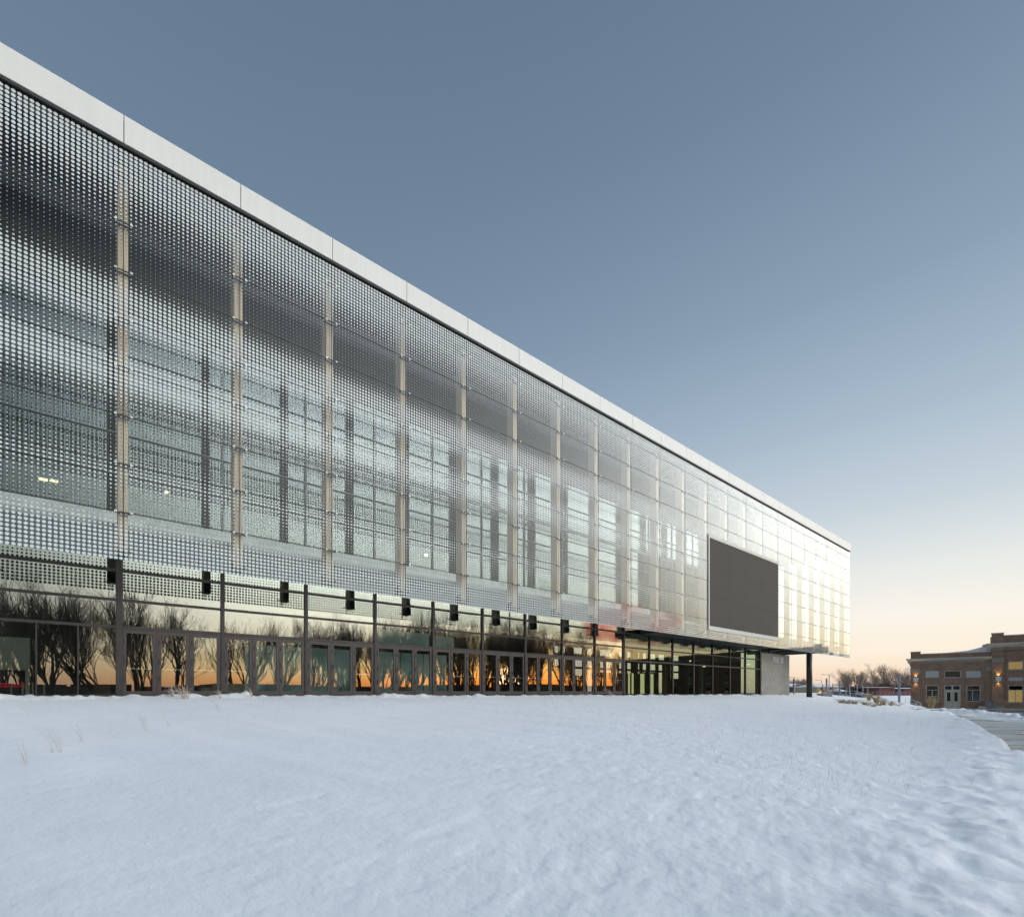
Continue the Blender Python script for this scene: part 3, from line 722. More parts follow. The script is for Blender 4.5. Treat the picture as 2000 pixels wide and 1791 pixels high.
for seed, sp, ns in ((1, .95, 1), (2, .6, 3), (5, .8, 2), (8, .5, 4)):
    a, b = grow(seed, 12.0, sp, ns, .9 if ns < 3 else .6); VAR.append((a.mesh('trunk', 'bark'), b.mesh('crown', 'twig')))
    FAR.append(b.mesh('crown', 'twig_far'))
    if seed == 2: RED = b.mesh('crown', 'twig_red')
def tree(loc, H, var, label, group=None, rz=0, wid=1.0, red=False, far=False):
    o = empty('bare_tree', loc, rz); tag(o, label, 'tree', group); k = H / 12
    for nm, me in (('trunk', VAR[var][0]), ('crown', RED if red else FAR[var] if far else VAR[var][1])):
        c_ = link(nm, me, o); c_.scale = (k * wid, k * wid, k)
    return o
# trees of the park behind the viewer: they show mirrored in the door glass
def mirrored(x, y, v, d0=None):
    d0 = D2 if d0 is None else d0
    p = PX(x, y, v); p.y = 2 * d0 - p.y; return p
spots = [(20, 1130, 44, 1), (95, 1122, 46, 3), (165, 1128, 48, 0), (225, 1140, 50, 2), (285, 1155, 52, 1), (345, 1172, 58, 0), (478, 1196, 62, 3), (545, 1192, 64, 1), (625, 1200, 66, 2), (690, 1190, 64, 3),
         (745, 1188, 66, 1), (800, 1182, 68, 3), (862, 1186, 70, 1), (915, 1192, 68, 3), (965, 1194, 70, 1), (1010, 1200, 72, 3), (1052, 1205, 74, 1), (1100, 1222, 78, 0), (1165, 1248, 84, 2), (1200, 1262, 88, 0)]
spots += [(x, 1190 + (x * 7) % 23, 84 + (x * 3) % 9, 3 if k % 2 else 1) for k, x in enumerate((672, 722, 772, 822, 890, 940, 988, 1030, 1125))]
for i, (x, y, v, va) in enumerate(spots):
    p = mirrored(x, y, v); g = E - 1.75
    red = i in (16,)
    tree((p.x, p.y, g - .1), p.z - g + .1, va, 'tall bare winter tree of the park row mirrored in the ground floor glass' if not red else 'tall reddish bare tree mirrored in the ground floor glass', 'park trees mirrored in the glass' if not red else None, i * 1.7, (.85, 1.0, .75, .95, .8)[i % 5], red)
# dark town edge on the sunset side (mirrored low down in the doors)
m = MB(); rr = random.Random(5)
for i in range(70):
    a = SUN_AZ + R(-68 + i * 1.65); r_ = 230 + rr.uniform(-20, 60); w = rr.uniform(6, 14); hgt_ = rr.uniform(1.5, 5.5)
    p = Vector((math.cos(a) * r_, math.sin(a) * r_, 0)); m.box(p.x - w, p.x + w, p.y - w, p.y + w, E - 3, E - 1.3 + hgt_)
tag(m.obj('far_town_edge', 'wall_brown_far'), 'low dark line of distant houses along the sunset horizon mirrored in the doors', 'houses', kind='stuff')
# floodlight mast mirrored in the skin
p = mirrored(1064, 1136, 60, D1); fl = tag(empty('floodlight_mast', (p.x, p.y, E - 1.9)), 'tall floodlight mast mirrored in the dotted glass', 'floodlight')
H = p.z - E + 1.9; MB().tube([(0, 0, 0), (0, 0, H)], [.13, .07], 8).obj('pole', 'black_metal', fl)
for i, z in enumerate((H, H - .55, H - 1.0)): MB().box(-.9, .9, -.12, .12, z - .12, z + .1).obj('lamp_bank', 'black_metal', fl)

# ------------------------------------------------------------------ brick building
PHI = R(38.5)
U0, V0 = 62.0, 72.0
def tw(x): k = (x - 1000) / 1000; return (k * V0 - U0) / (math.cos(PHI) + k * math.sin(PHI))
org = W(U0, V0, 0); wa = TH - R(90) - PHI
BX = Vector((math.cos(wa), math.sin(wa), 0)); BY = Vector((-math.sin(wa), math.cos(wa), 0))
def zb(x, y): return (1350 - y) / 1000 * (V0 - math.sin(PHI) * tw(x))
brick_b = tag(empty('brick_building', (org.x, org.y, E), wa), 'brown brick building with pale cornices and a lower wing', 'building')
def bobj(mb, name, mats, kind=None, parent=None, **kw): return mb.obj(name, mats, parent or brick_b, kind=kind, **kw)
def box_uv(o):
    me = o.data; uv = me.uv_layers.new(name='UVMap')
    for p in me.polygons:
        n = p.normal
        for li in p.loop_indices:
            c = me.vertices[me.loops[li].vertex_index].co
            uv.data[li].uv = (c.x + c.y, c.z) if abs(n.z) < .5 else (c.x, c.y)
    return o
GB = PATH_Z - .25
t0, t1, t2 = tw(1779), tw(1937), tw(1960)
# wing wall cut around its openings
def wall(name, x0, x1, z0, z1, holes, y0, y1, parent=None):
    xs = sorted({x0, x1, *[h[0] for h in holes], *[h[1] for h in holes]}); m = MB()
    for a, b in zip(xs[:-1], xs[1:]):
        cuts = sorted([(h[2], h[3]) for h in holes if h[0] <= a + 1e-6 and h[1] >= b - 1e-6]); z = z0
        for c0, c1 in cuts:
            if c0 > z: m.box(a, b, y0, y1, z, c0)
            z = c1
        m.box(a, b, y0, y1, z, z1)
    return box_uv(bobj(m, name, 'brick'))
H1 = [(tw(1808.3), tw(1833.3), zb(1820, 1368.8), zb(1820, 1337.6)), (tw(1844.2), tw(1876.3), PATH_Z - .02, zb(1860, 1337.6)), (tw(1887.6), tw(1915.2), zb(1900, 1368.8), zb(1900, 1337.6)),
      (tw(1843.8), tw(1876.9), zb(1860, 1322.8), zb(1860, 1308.8))]
PT = 5.42
wall('wall', t0 + .02, t1, GB, PT, H1, 0, .35)
m = MB(); m.box(t0, t0 + .3, .36, 14, GB, PT).box(t0 + .31, t1 - .01, 13.7, 14, GB, PT); box_uv(bobj(m, 'side_wall', 'brick'))
box_uv(bobj(MB().box(t0 - .02, tw(1798), -.10, -.002, GB + .9, 5.72), 'pilaster', 'brick')); box_uv(bobj(MB().box(tw(1925), t1 - .005, -.08, -.002, GB + .6, PT - .01), 'pilaster', 'brick'))
bobj(MB().box(t0 - .06, tw(1798) + .05, -.16, .3, 5.73, 5.83), 'pilaster_cap', 'trim_cream')
bobj(MB().box(t0 - .04, tw(1798) + .02, -.13, -.003, GB, GB + .89), 'plinth', 'stone_base')
bobj(MB().box(t0 + .03, t1 - .02, -.04, .36, PT + .005, PT + .08), 'coping', 'roof_snow')
def cornice(x0, x1, z0, z1, out, mat='trim_cream', y=.0):
    h = z1 - z0; m = MB(); prof = [(0, 0), (0, h * .42), (.10, h * .46), (out * .7, h * .72), (out, h * .78), (out, h), (0, h)]
    n = len(prof); b = len(m.v)
    for x, e in ((x0, -1), (x1, 0)):
        for o_, z in prof: m.v.append((x + (e * o_ if e else 0), y - .03 - o_, z0 + z))
    m.f.append(tuple(range(n))); m.f.append(tuple(reversed(range(n, 2 * n)))); m.m += [0, 0]
    for i in range(n):
        j = (i + 1) % n; m.f.append((i, n + i, n + j, j)); m.m.append(0)
    return bobj(m, 'cornice', mat)
cornice(t0 - .03, t1 - .01, 4.06, 4.78, .55)
m = MB(); m.box(t0 - .45, t0 - .04, -.02, 12, 4.55, 4.77).box(t0 - .2, t0 - .04, -.02, 12, 4.06, 4.54); bobj(m, 'side_cornice', 'trim_cream')
for a, b, yy in ((t0 - .07, tw(1798) + .04, -.2), (tw(1925) - .05, t1 - .006, -.16)):
    bobj(MB().box(a, b, yy, -.003 if yy > -.18 else -.101, 2.82, 3.28).box(a - .05, b + .05 if b < 4 else b, yy - .06, -.003 if yy > -.18 else -.101, 3.285, 3.37), 'pilaster_capital', 'stone_base')
for a, b in ((1807.8, 1833.8), (1886.9, 1915.3)): bobj(MB().box(tw(a), tw(b), -.02, -.002, zb(a, 1322.8), zb(a, 1310)), 'wall_panel', 'panel_grey')
def window(x0, x1, z0, z1, split=None, bars_=(.5,), glow=None, sill=True):
    fr = MB(); fr.box(x0, x0 + .09, .04, .14, z0, z1).box(x1 - .09, x1, .04, .14, z0, z1).box(x0 + .09, x1 - .09, .04, .14, z1 - .09, z1).box(x0 + .09, x1 - .09, .04, .14, z0, z0 + .08)
    zt = z1 - .09
    if split: zt = z0 + (z1 - z0) * split; fr.box(x0 + .09, x1 - .09, .045, .135, zt - .03, zt + .03)
    for b_ in bars_: xm = x0 + (x1 - x0) * b_; fr.box(xm - .035, xm + .035, .05, .13, z0 + .08, (zt - .03) if split else zt)
    w = bobj(fr, 'window', 'trim_cream')
    MB().box(x0 + .09, x1 - .09, .085, .095, z0 + .08, z1 - .09).obj('pane', 'window_glass', w)
    MB().box(x0, x1, .3, .34, z0, zt if glow else z1).obj('blind', glow or 'window_dark', w)
    if glow and split: MB().box(x0, x1, .3, .34, zt + .001, z1).obj('dark_upper_light', 'window_dark', w)
    if sill: MB().box(x0 - .12, x1 + .12, -.07, .04, z0 - .11, z0 - .002).obj('sill', 'stone_base', w)
    return w
window(*H1[0][:2], H1[0][2], H1[0][3], .70); window(*H1[2][:2], H1[2][2], H1[2][3], .70, (.44,)); window(*H1[3][:2], H1[3][2], H1[3][3], None, ())
# cream double door
dx0, dx1, dz0, dz1 = H1[1]; dd = MB(); dd.box(dx0, dx0 + .1, .03, .16, dz0, dz1).box(dx1 - .1, dx1, .03, .16, dz0, dz1).box(dx0 + .1, dx1 - .1, .03, .16, dz1 - .1, dz1)
zt = zb(1860, 1347.5); dd.box(dx0 + .1, dx1 - .1, .035, .155, zt - .07, zt + .12); xm = (dx0 + dx1) / 2; dd.box(xm - .09, xm + .09, .04, .15, zt + .12, dz1 - .1)
dr = bobj(dd, 'double_door', 'door_cream')
for a, b in ((dx0 + .105, xm - .01), (xm + .01, dx1 - .105)):
    z1_ = zt - .075; z0_ = dz0 + .02; lf = MB(); zg0, zg1 = zb(1860, 1368.8), z1_ - .2
    lf.box(a, a + .2, .06, .12, z0_, z1_).box(b - .2, b, .06, .12, z0_, z1_).box(a + .2, b - .2, .06, .12, z0_, zg0).box(a + .2, b - .2, .06, .12, zg1, z1_); lf = lf.obj('door_leaf', 'door_cream', dr)
MB().box(dx0 + .1, dx1 - .1, .13, .14, dz0 + .02, dz1 - .1).obj('dark_glass', 'window_dark', dr)
MB().box(xm - .09, xm - .06, .02, .06, dz0 + 1.0, dz0 + 1.25).obj('handle', 'black_metal', dr)
# tall block
tE = t1 + 42; TP = 7.5
H2 = [(tw(1968.5), tw(1998.8), zb(1984, 1371.3), zb(1984, 1337.5)), (tw(1968.5), tw(1998.8), zb(1984, 1306.9), zb(1984, 1290.8))]
for k in range(1, 7):
    o_ = 4.4 * k; H2 += [(H2[0][0] + o_, H2[0][1] + o_, H2[0][2], H2[0][3]), (H2[1][0] + o_, H2[1][1] + o_, H2[1][2], H2[1][3])]
# extra depth so the block stands proud of the wing
def w2(name, *a, **k): return wall(name, *a, **k)
w2('tall_wall', t1 + .001, tE, GB, TP, H2, -.02, .33)
m = MB(); m.box(t1, t1 + .3, .331, 1.9, GB, TP).box(t1 + .31, tE, 1.6, 1.9, GB, TP).box(tE - .3, tE - .001, .331, 1.59, GB, TP); box_uv(bobj(m, 'tall_side_wall', 'brick'))
box_uv(bobj(MB().box(t1 - .02, t2, -.28, -.022, GB + .7, 7.78), 'tall_pilaster', 'brick'))
bobj(MB().box(t1 - .06, t2 + .05, -.34, .3, 7.785, 7.92), 'pilaster_cap', 'trim_cream'); bobj(MB().box(t1 - .05, t2 + .03, -.33, -.023, GB, GB + .69), 'plinth', 'stone_base')
bobj(MB().box(t2 + .01, tE, -.06, -.021, GB, GB + .35), 'base_course', 'stone_base')
bobj(MB().box(t2 + .06, tE, -.08, .33, TP + .005, TP + .1), 'coping', 'roof_snow')
cornice(t1 - .04, tE, 5.58, 6.5, .62, y=-.29)
m = MB(); m.box(t1 - .85, t1 - .05, -.2, 1.9, 6.25, 6.45).box(t1 - .3, t1 - .05, -.2, 1.9, 5.58, 6.24); bobj(m, 'side_cornice', 'trim_cream')
bobj(MB().box(t1 - .05, t2 + .04, -.38, -.281, 3.98, 4.45).box(t1 - .1, t2 + .09, -.44, -.281, 4.455, 4.56), 'pilaster_capital', 'stone_base')
for k in range(7):
    a = H2[2 * k]; b = H2[2 * k + 1]
    window(a[0], a[1], a[2], a[3], .72, (.5,), 'lit_blind' if k in (0, 2, 3) else None); window(b[0], b[1], b[2], b[3], None, (), 'lit_blind' if k in (0,) else None)
    x0, x1 = a[0], a[1]; z0, z1 = zb(1984, 1329), zb(1984, 1322); e_ = .15
    bobj(MB().prism([(x0 + e_, z0), (x1 - e_, z0), (x1, z0 + e_), (x1, z1 - e_), (x1 - e_, z1), (x0 + e_, z1), (x0, z1 - e_), (x0, z0 + e_)], -.05, -.022), 'wall_plaque', 'panel_grey')
bobj(MB().prism([(t0 + .31, PT - .6), (t1 - .02, PT - .6), (t1 - .02, PT + 1.0), (t1 - 2.4, PT + .3), (t0 + .31, PT - .2)], .5, 13.6), 'roof', 'roof_snow')
bobj(MB().box(t1 + .31, tE - .31, .34, 1.59, TP - .6, TP - .4), 'roof', 'roof_snow')
# wall lamps
for (x0, x1, yf, lab) in ((1783.8, 1793.6, -.10, 'white box lamp glowing up and down on the corner pilaster of the lower brick wing'), (1944, 1955, -.28, 'white box wall lamp glowing up and down on the tall brick pilaster')):
    a, b = tw(x0), tw(x1); xm = (a + b) / 2; za, zc = 1.42, 2.02
    lp = empty('wall_lamp', tuple(Vector((org.x, org.y, E)) + BX * xm + BY * (yf - .16) + Vector((0, 0, 1.7))), wa)
    tag(lp, lab, 'wall lamp', 'box lamps on the brick pilasters')
    MB().box(-(b - a) / 2, (b - a) / 2, -.14, .155, -.3, .3).obj('lamp_box', 'lamp_white', lp)
    for sgn in (1, -1):
        ld = bpy.data.lights.new('lamp_beam', 'SPOT'); ld.energy = 9 if sgn > 0 else 5; ld.color = (1, .60, .22); ld.spot_size = R(75); ld.spot_blend = .7; ld.shadow_soft_size = .05
        lo = bpy.data.objects.new('lamp_beam', ld); COL.objects.link(lo); lo.parent = lp; lo.location = (0, .02, sgn * .36); lo.rotation_euler = (R(180 - 12) if sgn > 0 else R(12), 0, 0)
        MB().box(-.08, .08, -.06, .06, sgn * .301 - (.004 if sgn < 0 else 0), sgn * .301 + (.004 if sgn > 0 else 0)).obj('lens', 'glow_warm', lp)
# gas meter cage at the wall foot
def bw(t_, y, z): return Vector((org.x, org.y, E)) + BX * t_ + BY * y + Vector((0, 0, z))
mc = tag(empty('utility_box', tuple(bw(tw(1929), -.6, GB)), wa), 'grey utility box with a pipe rail at the foot of the brick wall', 'utility box')
MB().box(-.35, .35, -.2, .2, 0, 1.25).obj('cabinet', 'wall_grey_far', mc); MB().tube([(-1.6, -.35, 1.45), (.5, -.35, 1.45), (.62, -.35, 1.3), (.62, -.35, .1)], .035, 6).obj('pipe_rail', 'post_grey', mc)

# ------------------------------------------------------------------ far background, right of the arena
def on_ground(x, v, z=None):
    p = W((x - 1000) / 1000 * v, v); p.z = ground_z(p.x, p.y) if z is None else z; return p
def box_house(name, x0, x1, ytop, v, yroof, wallmat, label, over=.4, hip=.3, depth=9, windows=(), base=None):
    rz = TH - R(90); z0 = on_ground((x0 + x1) / 2, v).z - .3
    w = (x1 - x0) / 1000 * v / 2; p = PX((x0 + x1) / 2, ytop, v); ro = empty(name, (p.x, p.y, z0), rz); tag(ro, label, 'house')
    h = p.z - z0; hr = (ytop - yroof) / 1000 * v
    MB().box(-w, w, 0, depth, 0, h).obj('wall', wallmat, ro)
    m = MB(); o_ = over; q = [(-w - o_, -o_, h), (w + o_, -o_, h), (w + o_, depth + o_, h), (-w - o_, depth + o_, h)]; i_ = min(w * hip * 2, w * .98)
    q += [(-w + i_, depth * .45, h + hr), (w - i_, depth * .45, h + hr)]
    m.v = [(a, b, c + .02) for a, b, c in q] ; m.f = [(0, 1, 5, 4), (1, 2, 5), (2, 3, 4, 5), (3, 0, 4), (3, 2, 1, 0)]; m.m = [0] * 5
    m.obj('roof', 'roof_snow', ro)
    for (a, b, c, d_) in windows:
        xa = ((a - (x0 + x1) / 2) / 1000 * v); xb = ((b - (x0 + x1) / 2) / 1000 * v); zc_, zd = EYE + (1350 - d_) / 1000 * v - z0, EYE + (1350 - c) / 1000 * v - z0
        MB().box(xa, xb, -.06, -.005, zc_, zd).obj('window', 'window_dark', ro)
    return ro
box_house('house', 1549, 1584, 1341, 190, 1334, 'wall_brown_far', 'long dark brown house with a snowy roof left of the black column', .6, .15, 14, ((1560, 1564, 1346, 1351), (1570, 1574, 1346, 1351)))
box_house('house', 1596, 1640, 1341, 150, 1334, 'wall_beige_far', 'beige two-storey house with a snow covered hip roof behind the red posts', .8, .3, 12, ((1603, 1606, 1343, 1346), (1620, 1624, 1342, 1346), (1616, 1619, 1351, 1356), (1629, 1632, 1351, 1355), (1608, 1610, 1347, 1350)))
box_house('garage', 1644, 1654, 1349.5, 140, 1345, 'wall_grey_far', 'small garage with a snow covered roof right of the beige house', .3, .1, 6, ((1645.5, 1651, 1350.5, 1354),))
box_house('house', 1660, 1674, 1348, 210, 1345, 'wall_brown_far', 'small dark house with red door lights right of the garage', .3, .2, 8)
box_house('bungalow', 1716, 1747, 1342, 170, 1341, 'brick_red_far', 'low red brick bungalow with a flat snowy roof before the big tree', .8, .01, 10, ((1740, 1743, 1345, 1349),))
box_house('bungalow', 1742, 1790, 1344, 176, 1342.5, 'brick_red_far', 'long dark bungalow with wide windows beside the tall grey post', 1.0, .01, 10, ((1744, 1755, 1345.5, 1351.5), (1760, 1766, 1345.5, 1350)))
# shrubby mass along the far street
tree_m = VAR
back = [(1556, 1320, 210, 3, 'bare tree with thin upright twigs just right of the stone wall'), (1568, 1319, 220, 1, 'bare tree behind the brown house, left of the black column'), (1577, 1322, 230, 2, 'small bare tree touching the black column on its left'),
        (1664, 1300, 250, 3, 'pale bare poplar clump standing right of the beige house'), (1652, 1312, 245, 1, 'bare tree on the left flank of the pale poplar clump'), (1676, 1306, 255, 3, 'bare tree on the right flank of the pale poplar clump'), (1641, 1328, 230, 1, 'low bare tree behind the hip roof'),
        (1735, 1291, 200, 0, 'wide spreading bare tree behind the red bungalow'), (1757, 1297, 215, 1, 'bare tree between the spreading tree and the tall grey post'), (1713, 1313, 230, 2, 'bare tree left of the spreading tree'), (1768, 1308, 220, 3, 'bare tree beside the brick building corner'),
        (1693, 1326, 240, 1, 'low bare tree in the gap between the two big crowns'), (1703, 1322, 235, 3, 'low bushy bare tree in front of the gap')]
for i, (x, y, v, va, lab) in enumerate(back):
    p = on_ground(x, v); H = PX(x, y, v).z - p.z
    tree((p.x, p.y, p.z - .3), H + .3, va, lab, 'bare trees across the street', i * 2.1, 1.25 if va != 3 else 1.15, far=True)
def bushes(name, x0, x1, ytop, v, n, seed, label, mat='scrub'):
    rr = random.Random(seed); m = MB()
    for i in range(n):
        x = rr.uniform(x0, x1); vv = v + rr.uniform(-6, 6); p = on_ground(x, vv); h = (PX(x, ytop, vv).z - p.z) * rr.choice([.5, .65, .8, 1.0, 1.25])
        for k in range(20):
            a = rr.uniform(0, 6.28); sp = rr.uniform(.1, .5) * h; q = p + Vector((math.cos(a) * sp, math.sin(a) * sp, h * rr.uniform(.6, 1))); md = p.lerp(q, .5) + Vector((rr.uniform(-.3, .3), rr.uniform(-.3, .3), .3))
            m.tube([p, md, q], [.07, .05, .025], 3, cap=False)
            for e in range(3):
                m.tube([md, md + Vector((rr.uniform(-1, 1), rr.uniform(-1, 1), rr.uniform(.5, 1.6))) * h * .2], [.04, .02], 3, cap=False)
    return tag(m.obj(name, mat), label, 'bushes', kind='stuff')
bushes('thicket', 1636, 1712, 1339, 185, 75, 4, 'dense grey-brown thicket along the far street below the bare trees')
bushes('thicket', 1712, 1780, 1334, 190, 75, 6, 'dark thicket around the bungalows near the brick building')
bushes('thicket', 1546, 1584, 1336, 178, 50, 9, 'scrub beside the dark brown house')
# street furniture
def post(x, y0, y1, w, v, mat, label, grp, base=None):
    p = PX(x, y1, v); g = min(p.z, on_ground(x, v).z) - .2; h = PX(x, y0, v).z - g; r_ = w / 2000 * v
    o = empty('marker_post', (p.x, p.y, g)); tag(o, label, 'post', grp)
    MB().box(-r_, r_, -r_, r_, 0, h - .1).obj('shaft', mat, o, bevel=.01); MB().box(-r_ * .9, r_ * .9, -r_ * .9, r_ * .9, h - .1, h).obj('cap', 'post_grey', o)
gp = 'grey posts beyond the arena'; rp = 'red posts beyond the arena'
for a in ((1550.5, 1325, 1362, 2.6, 62, 'post_grey', 'grey square post touching the right side of the stone wall', gp), (1614.5, 1324, 1357, 2.6, 74, 'post_grey', 'tall grey post in front of the beige house', gp), (1640, 1329, 1357, 2.6, 80, 'post_grey', 'tall grey post at the right edge of the hip roof', gp),
          (1653.5, 1341, 1356, 1.4, 104, 'post_grey', 'slim grey post beside the garage', gp), (1659, 1335, 1355, 1.8, 96, 'post_grey', 'grey post right of the garage', gp), (1674, 1334.5, 1356, 1.6, 100, 'post_grey', 'grey post left of the parked cars', gp), (1685, 1337.3, 1357, 1.6, 104, 'post_grey', 'grey post above the blue parked car', gp),
          (1694.5, 1339.5, 1358, 1.4, 110, 'post_grey', 'grey post above the black parked car', gp), (1756.3, 1314, 1372, 3.4, 60, 'post_grey', 'tallest grey post, near the corner of the brick building', gp),
          (1606.8, 1336, 1360, 1.7, 72, 'post_red', 'red post left of the tall grey post', rp), (1626.6, 1334, 1357, 1.4, 82, 'post_red', 'slimmer red post between two grey posts', rp)): post(*a)
def street_lamp(x, ytop, v, side, label):
    p = on_ground(x, v); h = PX(x, ytop, v).z - p.z; o = tag(empty('street_lamp', tuple(p), TH - R(90)), label, 'street lamp', 'street lamps in the far street')
    MB().tube([(0, 0, -.2), (0, 0, h)], [.14, .09], 8).obj('pole', 'post_grey', o); MB().tube([(0, 0, h - .05), (side * 1.4, 0, h)], .06, 6).obj('arm', 'post_grey', o); MB().box(min(side * 1.2, side * 2), max(side * 1.2, side * 2), -.15, .15, h - .08, h + .05).obj('lamp_head', 'post_grey', o)
street_lamp(1551.5, 1321.5, 130, -1, 'street lamp rising above the post by the stone wall'); street_lamp(1604.5, 1327.5, 170, -1, 'shorter street lamp over the hip roof'); street_lamp(1619.5, 1316.5, 135, -1, 'tallest street lamp, above the beige house'); street_lamp(1577.6, 1325, 180, 1, 'street lamp pole close left of the black column')
def car(x, v, mat, label, rz, scale=1.0):
    p = on_ground(x, v); o = tag(empty('parked_car', tuple(p + Vector((0, 0, .25))), rz), label, 'car', 'cars parked beyond the snow mound')
    MB().prism([(-2.1, .3), (2.15, .3), (2.2, .75), (1.3, .9), (.7, 1.38), (-.9, 1.42), (-1.7, .98), (-2.15, .9)], -.85, .85).obj('body', mat, o, bevel=.06)
    MB().prism([(1.15, .92), (.68, 1.3), (-.85, 1.34), (-1.5, .98)], -.87, .87).obj('window', 'window_dark', o)
    for wx in (-1.35, 1.35):
        for wy in (-.8, .8):
            w_ = MB().tube([(wx, wy - .1, .3), (wx, wy + .1, .3)], .32, 14).obj('wheel', 'rubber', o)
    MB().box(-.9, .7, -.6, .6, 1.43, 1.5).obj('roof_snow', 'roof_snow', o)
car(1677, 105, 'car_blue', 'dark blue car parked left of a black car in the snow', TH - R(90) + .2); car(1688.5, 98, 'car_black', 'black car parked right of a dark blue car in the snow', TH - R(90) + .25)
# porch lamp glow at the beige house
p = PX(1601.5, 1351.5, 149); o = tag(empty('porch_lamp', tuple(p)), 'small glowing orange porch lamp on the beige house', 'lamp'); MB().box(-.25, .25, -.1, .0, -.22, .22).obj('bulb', 'glow_orange', o); MB().box(-.3, .3, 0, .3, .23, .28).obj('hood', 'black_metal', o)
# chimney steam
t = NT('steam'); vp = t.n('ShaderNodeVolumePrincipled'); vp.inputs['Density'].default_value = .16; vp.inputs['Color'].default_value = (.85, .85, .9, 1)
t.t.links.new(vp.outputs[0], t.out.inputs[1])
def plume(x, y, v, dx, dy, label, r0=.5, r1=2.2):
    pts = []; rad = []; rr = random.Random(int(x))
    for i in range(9):
        q = i / 8; pts.append(PX(x + dx * q + rr.uniform(-1, 1), y + dy * q, v)); rad.append((r0 + (r1 - r0) * q) * rr.uniform(.8, 1.2))
    rad[0] *= .3; rad[-1] *= .3
    tag(MB().tube(pts, rad, 10).obj('chimney_steam', 'steam', smooth=True), label, 'steam', kind='stuff')
plume(1641, 1330, 300, -21, -16, 'thin white chimney steam drifting left over the hip roof', .6, 1.6)
plume(1775, 1318, 200, -3, -16, 'white chimney steam beside the brick building corner', 1.0, 2.0)
t = NT('pink_tint_steam'); dn = t.rng(t.noise(.11, 4, None, .6), .42, .66, 0, 1)  # sunset light is put into the steam as a pink tint
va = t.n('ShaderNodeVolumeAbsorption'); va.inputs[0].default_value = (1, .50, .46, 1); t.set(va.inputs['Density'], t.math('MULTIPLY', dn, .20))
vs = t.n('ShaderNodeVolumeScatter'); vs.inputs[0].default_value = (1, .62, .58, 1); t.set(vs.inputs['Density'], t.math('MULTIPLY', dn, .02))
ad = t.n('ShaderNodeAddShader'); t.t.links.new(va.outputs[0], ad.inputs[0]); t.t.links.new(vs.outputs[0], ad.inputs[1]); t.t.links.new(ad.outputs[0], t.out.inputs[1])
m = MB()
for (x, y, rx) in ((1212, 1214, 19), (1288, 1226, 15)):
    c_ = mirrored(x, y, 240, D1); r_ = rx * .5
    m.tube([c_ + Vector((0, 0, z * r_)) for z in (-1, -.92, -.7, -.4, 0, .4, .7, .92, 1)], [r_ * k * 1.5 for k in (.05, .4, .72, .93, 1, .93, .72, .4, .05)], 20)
tag(m.obj('sunset_tint_steam', 'pink_tint_steam', smooth=True), 'steam tinted pink for sunset light, billowing far off, mirrored in the glass skin', 'steam', kind='stuff')
# hand rails
def railing(pts, label):
    o = tag(empty('handrail', (0, 0, 0)), label, 'handrail'); P = [PX(*q) for q in pts]; o.location = P[0]; P = [p - P[0] for p in P]
    MB().tube(P, .035, 6).obj('top_rail', 'rail_steel', o); MB().tube([p + Vector((0, 0, -.35)) for p in P], .025, 6).obj('lower_rail', 'rail_steel', o)
    for p in P: MB().tube([p, p + Vector((0, 0, -1.3))], .025, 6).obj('rail_post', 'rail_steel', o)
railing([(1661, 1347.5, 74), (1672, 1349.3, 73), (1684, 1352.5, 71), (1695, 1356.5, 69)], 'steel handrail descending in front of the parked cars')
railing([(1768, 1362.5, 60), (1778, 1365, 60), (1789, 1368.5, 59), (1799, 1372.5, 58)], 'steel handrail descending beside the corner of the brick building')
# yard fence
m = tag(empty('yard_fence', (0, 0, 0)), 'thin wire yard fence in the snow before the bungalows', 'fence'); P = [on_ground(x, 150) for x in range(1697, 1786, 8)]
for p in P: MB().tube([p - Vector((0, 0, .2)), p + Vector((0, 0, 1.35))], .05, 6).obj('fence_post', 'post_grey', m)
MB().tube([p + Vector((0, 0, 1.3)) for p in P], .03, 5).obj('top_wire', 'post_grey', m); MB().tube([p + Vector((0, 0, .7)) for p in P], .02, 5).obj('middle_wire', 'post_grey', m)
# concrete pieces
def conc(pts, depth, x, y1, v, label, name='concrete_block', cat='concrete block'):
    p = PX(x, y1, v); g = ground_z(p.x, p.y); o = MB().prism(pts, 0, depth).obj(name, 'concrete', loc=(p.x, p.y, min(g, p.z) - .25), bevel=.02); o.rotation_euler = (0, 0, TH - R(90) - .25); tag(o, label, cat)
conc([(-.4, 0), (.4, 0), (.4, .62), (-.4, .62)], .45, 1832, 1393.5, 47, 'pale concrete block lying on the snow crest before the cream door')
conc([(-.45, 0), (.45, 0), (.13, 1.0), (-.13, 1.0)], .55, 1921, 1391, 52, 'pointed concrete barrier standing in the snow bank', 'concrete_barrier', 'barrier')
conc([(-.32, 0), (.32, 0), (.24, .95), (-.24, .95)], .55, 1959, 1392.5, 50, 'blunt concrete barrier nearer the road in the snow bank', 'concrete_barrier', 'barrier')
conc([(-.5, 0), (.5, 0), (.5, .9), (-.5, .7)], 2.5, 1617, 1361.5, 62, 'low concrete stub wall at the edge of the snow mound', 'stub_wall', 'wall')
